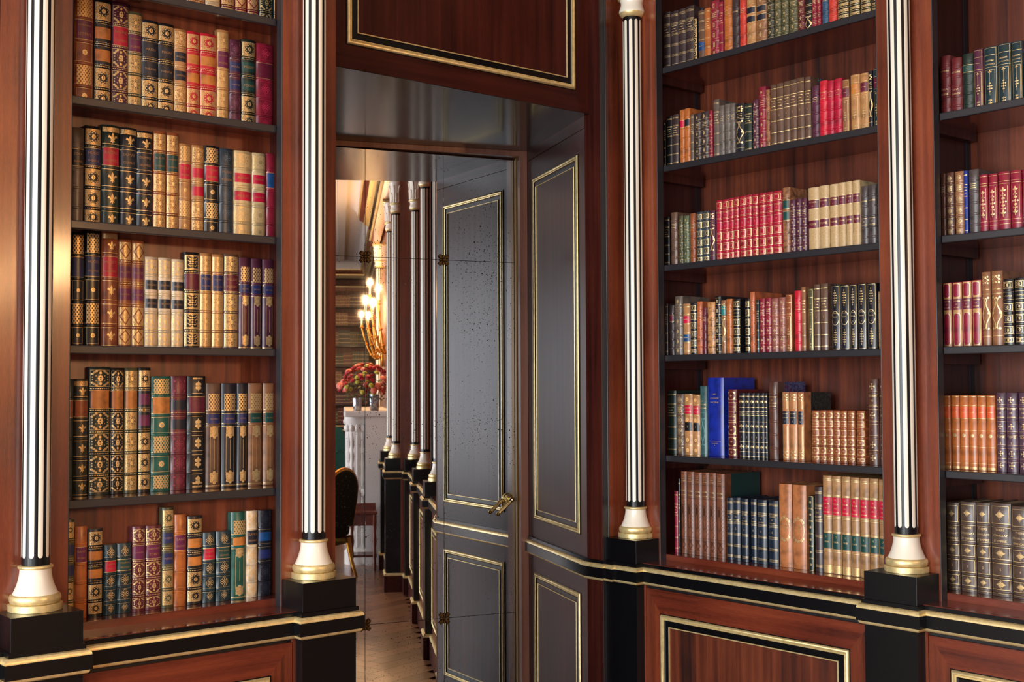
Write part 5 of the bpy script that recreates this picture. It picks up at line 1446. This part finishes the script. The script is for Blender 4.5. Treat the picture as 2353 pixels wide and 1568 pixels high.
def build_book(row, idx, z, side, plane, line):
    p = line.split(None, 6)
    x0, x1, h = float(p[0]), float(p[1]), float(p[2]); col, sty, lab = p[3:6]
    tx = p[6].split('|') if len(p) > 6 else []
    gap = 0.0003
    w = x1 - x0 - 2 * gap; s = Spine(w, h)
    labs = lab.split(',')
    FA = F
    tool_spine(s, sty, labs, tx, row, FA)
    mott = 1.0 if sty == 'mottled' else 0.0
    c = PAL[col]; lm = leather(col, c, 0.34, mott)
    D = (0.024 if side == 'L' else min(0.155 + 0.10 * (h - 0.18), 0.185))
    if row == 'L5': D = 0.030
    if row[0] == 'R' and sty == 'cloth': D = 0.185
    if row == 'R5' and sty == 'tooled': D = 0.21
    bm_ = lm
    if sty == 'tallrev': bm_ = marble_mat('marbled_board_dark', (30, 32, 30), (58, 58, 52), (24, 26, 26))
    elif sty == 'plain' and col == 'brown2' and row == 'R4': bm_ = marble_mat('marbled_board_blue', (96, 30, 58), (92, 96, 132), (40, 52, 96))
    elif sty == 'tooled': bm_ = plain('green_board_cloth', (18, 52, 50), 0.6)
    elif sty in ('goldlines', 'triple') and side == 'R' and col in ('brown', 'dkbrown'): bm_ = marble_mat('marbled_board_grey', (40, 44, 56), (120, 124, 132), (30, 32, 40))
    cm = cover_mesh(s, D, None, mott)
    o = link('book', cm.mesh('book', [lm, bm_], 32))
    yy = plane - (YL if side == 'L' else XR)
    seat(o, side, (x0 + x1) / 2, yy + 0.003 * (brn.random() - 0.5), z)
    t = min(0.0028, w * 0.16)
    pb = MB(); pb.box(-w / 2 + t + 0.0002, w / 2 - t - 0.0002, s.b + 0.0062, D - 0.005, 0.003, h - 0.0045)
    pb.obj('page_block', M_PAPER, o)
    if s.t.f:
        fk = 'faint_' + col; lt = tuple(min(255, q * 1.35 + 14) for q in c) if sty != 'blindgold' else (228, 186, 120)
        if sty == 'blindgold': fk += '_gold'
        if sty == 'tooled': lt = tuple(q * 0.6 for q in c); fk += '_dark'
        mats = [M_GILTB, pattern_mat('pale' if col in ('cream', 'vellum') or (col == 'tan' and sty == 'gilt2') else 'filigree', col, c), lm, plain(fk, lt, 0.32), pattern_mat('lattice', col, c)]
        mats += [pattern_mat('stipple', 'vellum_pale', (198, 166, 118)) if sty == 'pothier' else lm, leather('tan_border', (196, 150, 90)) if sty == 'panelgold' else lm, M_GILTD]
        s.t.obj('gilt_tooling', mats, o)['kind'] = 'stuff'
    for mb, k in s.lab:
        mb.obj('title_label', leather('label_' + k, LABC[k], 0.38), o)
    b, _, arg = sty.partition(':')
    case = 'F' if row[0] == 'F' else row[0]
    words = [COLW[col], MOTW[arg] if arg else STYW[b], 'book']
    lw = [LABW[k] for k in labs if k in LABW]
    if lw: words += ['with', lw[0], 'label' if len(lw) == 1 else 'labels']
    sh = (SHELF_F if case == 'F' else SHELF)[row[1]]
    words += [ORD[idx] + ' from ' + ENDS[case] + ',', sh + ',', CASE[case]]
    l = ' '.join(words)
    if len(l.split()) > 16: l = l.replace(' in view', '')
    tag(o, l, 'book', 'books on the %s of the %s' % (sh.replace(' in view', ''), CASE[case]))
    return o
for row, (z, side, plane, txt) in ROWS.items():
    for i, line in enumerate(txt.strip().split('\n')):
        build_book(row, i, z + 0.0006, side, plane, line)
# ------------------------------------------------------------------ the part of the room the mirror shows
mt = thing('fireplace_mantel', 'white marble fireplace mantel with carved consoles on the chimney breast', 'mantel')
mt.location = (BX, -1.74, FLOOR)
MT = 1.385 - FLOOR
box('mantel_shelf', M_STONE, mt, -0.44, 0.0, -2.6, 0.03, MT - 0.055, MT, 0.012)
box('side_panel', M_STONE, mt, -0.25, 0.0, -0.30, 0.0, 0.0, MT - 0.055)
box('side_panel', M_STONE, mt, -0.25, 0.0, -2.55, -2.25, 0.0, MT - 0.055)
box('frieze', M_STONE, mt, -0.25, 0.0, -2.25, -0.30, MT - 0.33, MT - 0.055)
for y in (-0.155, -2.4):
    m = MB()
    prof = [(0.115, 0), (0.115, 0.12), (0.095, 0.14)] + [(0.085 + 0.006 * math.cos(i * 2.2), 0.15 + 0.045 * i) for i in range(24)] + [(0.1, MT - 0.13), (0.118, MT - 0.09), (0.118, MT - 0.055)]
    m.lathe(prof, 24, -0.325, y)
    leg = m.obj('console_leg', M_STONE, mt, 40)
    m = MB()
    for k in range(12):
        a = 2 * math.pi * k / 12
        for z0, z1 in ((0.16, 0.62), (0.72, MT - 0.2)):
            m.tube([(-0.325 + 0.088 * math.cos(a), y + 0.088 * math.sin(a), z0), (-0.325 + 0.091 * math.cos(a), y + 0.091 * math.sin(a), z1)], 0.009, 6)
        for z in (0.66, MT - 0.16): m.ball((-0.325 + 0.1 * math.cos(a), y + 0.1 * math.sin(a), z), 0.022, 0.022, 0.035, 8, 6)
    m.obj('carved_relief', M_STONE, leg, 60)
M_CLEAR = NT('clear_glass'); M_CLEAR.set(Base_Color=(0.95, 0.97, 0.97, 1), Roughness=0.02, Transmission_Weight=1.0, IOR=1.45); M_CLEAR = M_CLEAR.m
def vase(x, y, r, h, label):
    v = thing('flower_vase', label, 'vase', 'flower vases on the mantel'); v.location = (x, y, 1.385)
    m = MB(); m.lathe([(0, 0.0), (r * 0.8, 0.0), (r * 0.84, 0.004), (r * 0.9, h * 0.5), (r, h), (r * 0.93, h), (r * 0.84, h * 0.5), (r * 0.76, 0.01), (0, 0.01)], 24)
    m.obj('vase_body', plain('silvered_glass', (190, 200, 208), 0.08, 0.9), v, 40); return v
vase(2.94, -1.93, 0.045, 0.115, 'smaller silvered vase at the front edge of the marble mantel')
vase(3.10, -2.02, 0.05, 0.15, 'larger silvered vase on the marble mantel beside the fluted column')
fl = thing('flower_bouquet', 'round bouquet of crimson, pink and lime blossoms above the marble mantel', 'bouquet'); fl.location = (3.02, -1.98, 1.5)
fr = random.Random(3)
def blossom(c, nm, pet, r):
    m = MB()
    for k in range(pet):
        a = 2 * math.pi * k / pet
        for e, q in ((0.35, 0.62), (1.0, 0.5)):
            m.ball((math.cos(a + e) * r * 0.5 * e, math.sin(a + e) * r * 0.5 * e, r * 0.25 * (1.2 - e)), r * q, r * q, r * q * 0.7, 7, 5)
    return m.mesh(nm, plain(nm, c, 0.55), 60)
BL = [blossom((150, 6, 24), 'crimson_blossom', 5, 0.030), blossom((176, 10, 26), 'scarlet_blossom', 6, 0.024), blossom((226, 128, 108), 'pink_blossom', 6, 0.034), blossom((176, 178, 60), 'lime_blossom', 5, 0.026)]
for k in range(105):
    a = fr.uniform(0, 2 * math.pi); u = fr.uniform(-0.35, 1)
    rr = math.sqrt(max(0, 1 - u * u))
    ci = fr.choice([0, 0, 0, 1, 1, 2, 3]) if u > 0.3 else fr.choice([0, 1, 2, 2, 3])
    p = Vector((rr * math.cos(a) * 0.22, rr * math.sin(a) * 0.2, 0.12 + u * 0.2))
    if u < 0.1: p.x -= 0.05
    o = link('blossom', BL[ci], fl); o.location = p
    o.rotation_euler = p.to_track_quat('Z', 'Y').to_euler(); s = fr.uniform(0.8, 1.15); o.scale = (s, s, s)
m = MB()
for k in range(60):
    a = fr.uniform(0, 2 * math.pi); d = fr.uniform(0.05, 0.2); z = fr.uniform(-0.04, 0.16)
    x, y = d * math.cos(a), d * math.sin(a); b = a + 0.3
    m.add([(x, y, z), (x + 0.03 * math.cos(b), y + 0.03 * math.sin(b), z + 0.02), (x + 0.07 * math.cos(a), y + 0.07 * math.sin(a), z - 0.01), (x + 0.03 * math.cos(a - 0.6), y + 0.03 * math.sin(a - 0.6), z + 0.01)], [(0, 1, 2, 3)])
for k in range(8): m.tube([(fr.uniform(-0.1, 0.1), fr.uniform(-0.06, 0.06), 0.1), (fr.choice([-0.08, 0.08]), -0.0, -0.1)], 0.003, 5)
tag(m.obj('foliage', plain('leaf_green', (52, 76, 42), 0.6), fl), kind='stuff')

M_ORMOLU = gold('ormolu', (214, 160, 72), 0.3, 0.95)
def bulb_mat():
    a = NT('flame_bulb'); a.set(Base_Color=(1, 0.8, 0.5, 1), Emission_Color=(1.0, 0.57, 0.25, 1), Emission_Strength=2000.0); return a.m
M_BULB = bulb_mat()
def sconce(y, label):
    s = thing('wall_sconce', label, 'sconce', 'gilt candle sconces over the mantel'); s.location = (BX, y, 2.1)
    m = MB(); m.lathe([(0, 0.0), (0.03, 0.01), (0.06, 0.08), (0.045, 0.2), (0.06, 0.3), (0.03, 0.36), (0, 0.4)], 14); m.v = [(x * 0.4 - 0.012, y_, z - 0.27) for x, y_, z in m.v]
    m.obj('backplate', M_ORMOLU, s, 50)
    arms = [(-0.24, 0.0, 0.22), (-0.17, 0.15, 0.20), (-0.17, -0.15, 0.20), (-0.12, 0.09, 0.34), (-0.12, -0.09, 0.34), (-0.2, 0.0, 0.40)]
    for ax, ay, az in arms:
        pts = []
        for i in range(13):
            t = i / 12
            pts.append((-0.03 + (ax + 0.03) * t, ay * t, -0.15 - 0.09 * math.sin(math.pi * t) + (az - 0.02) * t ** 2 + 0.12 * t))
        a = MB(); a.tube(pts, [0.013 - 0.005 * i / 12 for i in range(13)], 8)
        for i in (3, 6, 9): a.ball(pts[i], 0.02, 0.02, 0.016, 8, 5)
        e = pts[-1]
        a.lathe([(0, e[2]), (0.03, e[2] + 0.006), (0.032, e[2] + 0.012), (0.012, e[2] + 0.016), (0.016, e[2] + 0.04), (0, e[2] + 0.04)], 12, e[0], e[1])
        ao = a.obj('arm', M_ORMOLU, s, 50)
        cm = MB(); cm.lathe([(0, e[2] + 0.04), (0.009, e[2] + 0.04), (0.009, e[2] + 0.13), (0, e[2] + 0.13)], 10, e[0], e[1]); cm.obj('candle', M_IVORY, ao, 40)
        bm = MB(); bm.lathe([(0, 0), (0.010, 0.006), (0.015, 0.022), (0.009, 0.042), (0.0, 0.06)], 10); bm.v = [(x + e[0], y_ + e[1], z + e[2] + 0.13) for x, y_, z in bm.v]; bm.obj('bulb', M_BULB, ao, 60)
    return s
sconce(-2.15, 'gilt candle sconce with lit bulbs over the near end of the mantel')
sconce(-4.30, 'gilt candle sconce with lit bulbs over the far end of the mantel')

M_GREEN = plain('green_velvet', (22, 48, 40), 0.8)
M_TEAL = plain('teal_velvet', (18, 84, 92), 0.7)
ch = thing('armchair', 'gilt-framed armchair with dark green arched back in front of the mantel', 'chair')
ch.location = (2.72, -0.85, FLOOR); ch.rotation_euler = (0, 0, R(-60))
W2 = 0.27
def bp(x, z): return (x, 0.02 + 0.16 * max(0, z - 0.42) ** 1.0, z)          # the back leans away from the seat
arch = [(-W2, 0.44), (-W2 - 0.005, 0.7)] + [(W2 * -math.cos(R(a)), 0.72 + 0.22 * math.sin(R(a))) for a in range(0, 181, 15)] + [(W2 + 0.005, 0.7), (W2, 0.44)]
m = MB(); m.tube([bp(x, z) for x, z in arch], 0.021, 8); m.tube([bp(-W2, 0.46), bp(W2, 0.46)], 0.018, 8); m.obj('back_frame', M_ORMOLU, ch, 60)
m = MB(); ins = [(x * 0.95, 0.46 + (z - 0.46) * 0.98) for x, z in arch]
n = len(ins); m.add([tuple(Vector(bp(x, z)) + Vector((0, d, 0))) for d in (-0.03, 0.025) for x, z in ins], [tuple(range(n)), tuple(range(2 * n - 1, n - 1, -1))] + [(i, i + 1, n + i + 1, n + i) for i in range(n - 1)]); m.obj('backrest', M_GREEN, ch)
box('seat', M_GREEN, ch, -0.27, 0.27, -0.5, 0.02, 0.36, 0.46, 0.03)
m = MB(); m.ring(-0.28, 0.28, 0.30, 0.36, [(0, 0), (0, 0.55), (0.02, 0.55)], 0.03); m.obj('seat_rail', M_ORMOLU, ch)
for x in (-0.25, 0.25):
    for y in (-0.47, 0.0):
        m = MB(); m.tube([(x, y, 0.34), (x * 1.03, y + (0.03 if y == 0 else -0.01), 0.15), (x * 1.05, y + (0.08 if y == 0 else -0.02), 0.0)], [0.026, 0.019, 0.013], 8); m.obj('leg', M_ORMOLU, ch, 60)
    m = MB(); m.tube([(x * 1.06, 0.06, 0.66), (x * 1.12, -0.2, 0.66), (x * 1.1, -0.36, 0.62), (x * 1.05, -0.38, 0.46)], 0.017, 8); m.obj('arm', M_ORMOLU, ch, 60)
c2 = thing('tufted_armchair', 'teal buttoned velvet armchair deep in the room, behind the marble mantel', 'chair')
c2.location = (2.62, -5.6, FLOOR); c2.rotation_euler = (0, 0, R(150))
m = MB(); prof = [(-0.36 + 0.0, 0.4), (-0.38, 0.8), (-0.28, 1.08), (0, 1.18), (0.28, 1.08), (0.38, 0.8), (0.36, 0.4)]
m.add([(x, y, z) for y in (0.18, 0.34) for x, z in prof], [tuple(range(7)), tuple(range(13, 6, -1))] + [(i, (i + 1) % 7, 7 + (i + 1) % 7, 7 + i) for i in range(7)]); m.obj('backrest', M_TEAL, c2, None, 0.05)
m = MB()
for i in range(4):
    for j in range(4): m.ball((-0.24 + 0.16 * i + 0.04 * (j % 2), 0.175, 0.55 + 0.14 * j), 0.016, 0.012, 0.016, 8, 5)
m.obj('buttons', M_TEAL, c2)
box('seat', M_TEAL, c2, -0.36, 0.36, -0.4, 0.2, 0.22, 0.45, 0.05)
for x in (-0.4, 0.4): box('armrest', M_TEAL, c2, x - 0.07, x + 0.07, -0.38, 0.3, 0.22, 0.62, 0.05)
for x in (-0.36, 0.36):
    for y in (-0.34, 0.26): box('leg', M_BLACK, c2, x - 0.03, x + 0.03, y - 0.03, y + 0.03, 0.0, 0.22, 0.006)
st = thing('side_table', 'small turned-leg mahogany side table against the marble mantel', 'table'); st.location = (2.99, -1.5, FLOOR)
box('top', M_RAIL, st, -0.13, 0.12, -0.14, 0.12, 0.50, 0.525, 0.006)
box('gallery', M_RAIL, st, -0.12, 0.11, -0.13, -0.115, 0.525, 0.58); box('lower_shelf', M_RAIL, st, -0.11, 0.1, -0.12, 0.1, 0.12, 0.14); box('apron', M_FRAME, st, -0.11, 0.1, -0.12, 0.1, 0.40, 0.50)
for x in (-0.105, 0.095):
    for y in (-0.115, 0.095):
        m = MB(); m.lathe([(0.012, 0), (0.017, 0.03), (0.012, 0.1), (0.018, 0.13), (0.013, 0.2), (0.019, 0.26), (0.012, 0.34), (0.018, 0.42), (0.016, 0.5)], 10, x, y); m.obj('leg', M_FRAME, st, 50)

# far wall: bookcases across the end of the room
fb = thing('bookcase', 'bookcase filling the far end wall, seen small in the mirror', 'bookcase', 'built-in bookcases')
fb.location = (2.0, -12.2, FLOOR)
box('back_panel', M_BACK, fb, -1.2, 1.3, 0.0, 0.03, 0, 3.33)
FZ = [0.98, 1.30, 1.64, 1.98, 2.33, 2.68, 3.0]
for z in FZ: box('shelf', M_BLACK, fb, -1.2, 1.3, 0.03, 0.3, z - FLOOR - 0.02, z - FLOOR)
box('base', M_DARK, fb, -1.2, 1.3, 0.03, 0.38, 0, 0.95 - FLOOR - 0.02)
m = MB()
for z in (0.93, 0.86): m.box(-1.2, 1.3, 0.38, 0.39, z - FLOOR, z - FLOOR + 0.02)
m.obj('gilt_rail', M_GILT, fb)
fr = random.Random(11)
m = MB(); cols = ['brown', 'plum', 'dkgreen', 'tanbrown', 'maroon', 'olive']
for z in FZ:
    x = -1.18
    while x < 1.23:
        n = fr.randint(3, 9); ci = fr.randrange(6); h = fr.uniform(0.2, 0.27); w = fr.uniform(0.025, 0.045)
        for k in range(n):
            if x + w > 1.29: break
            m.box(x + 0.001, x + w - 0.001, 0.06, 0.25, z - FLOOR + 0.0005, z - FLOOR + h, ci)
            for q in (0.2, 0.45, 0.75): m.box(x + 0.003, x + w - 0.003, 0.25, 0.2508, z - FLOOR + h * q, z - FLOOR + h * q + 0.006, 6)
            x += w
o = m.obj('far_books', [leather(c, PAL[c]) for c in cols] + [M_GILTB]); o.location = fb.location
tag(o, 'rows of old leather books on the far wall shelves, tiny in the mirror', 'books', None, 'stuff')
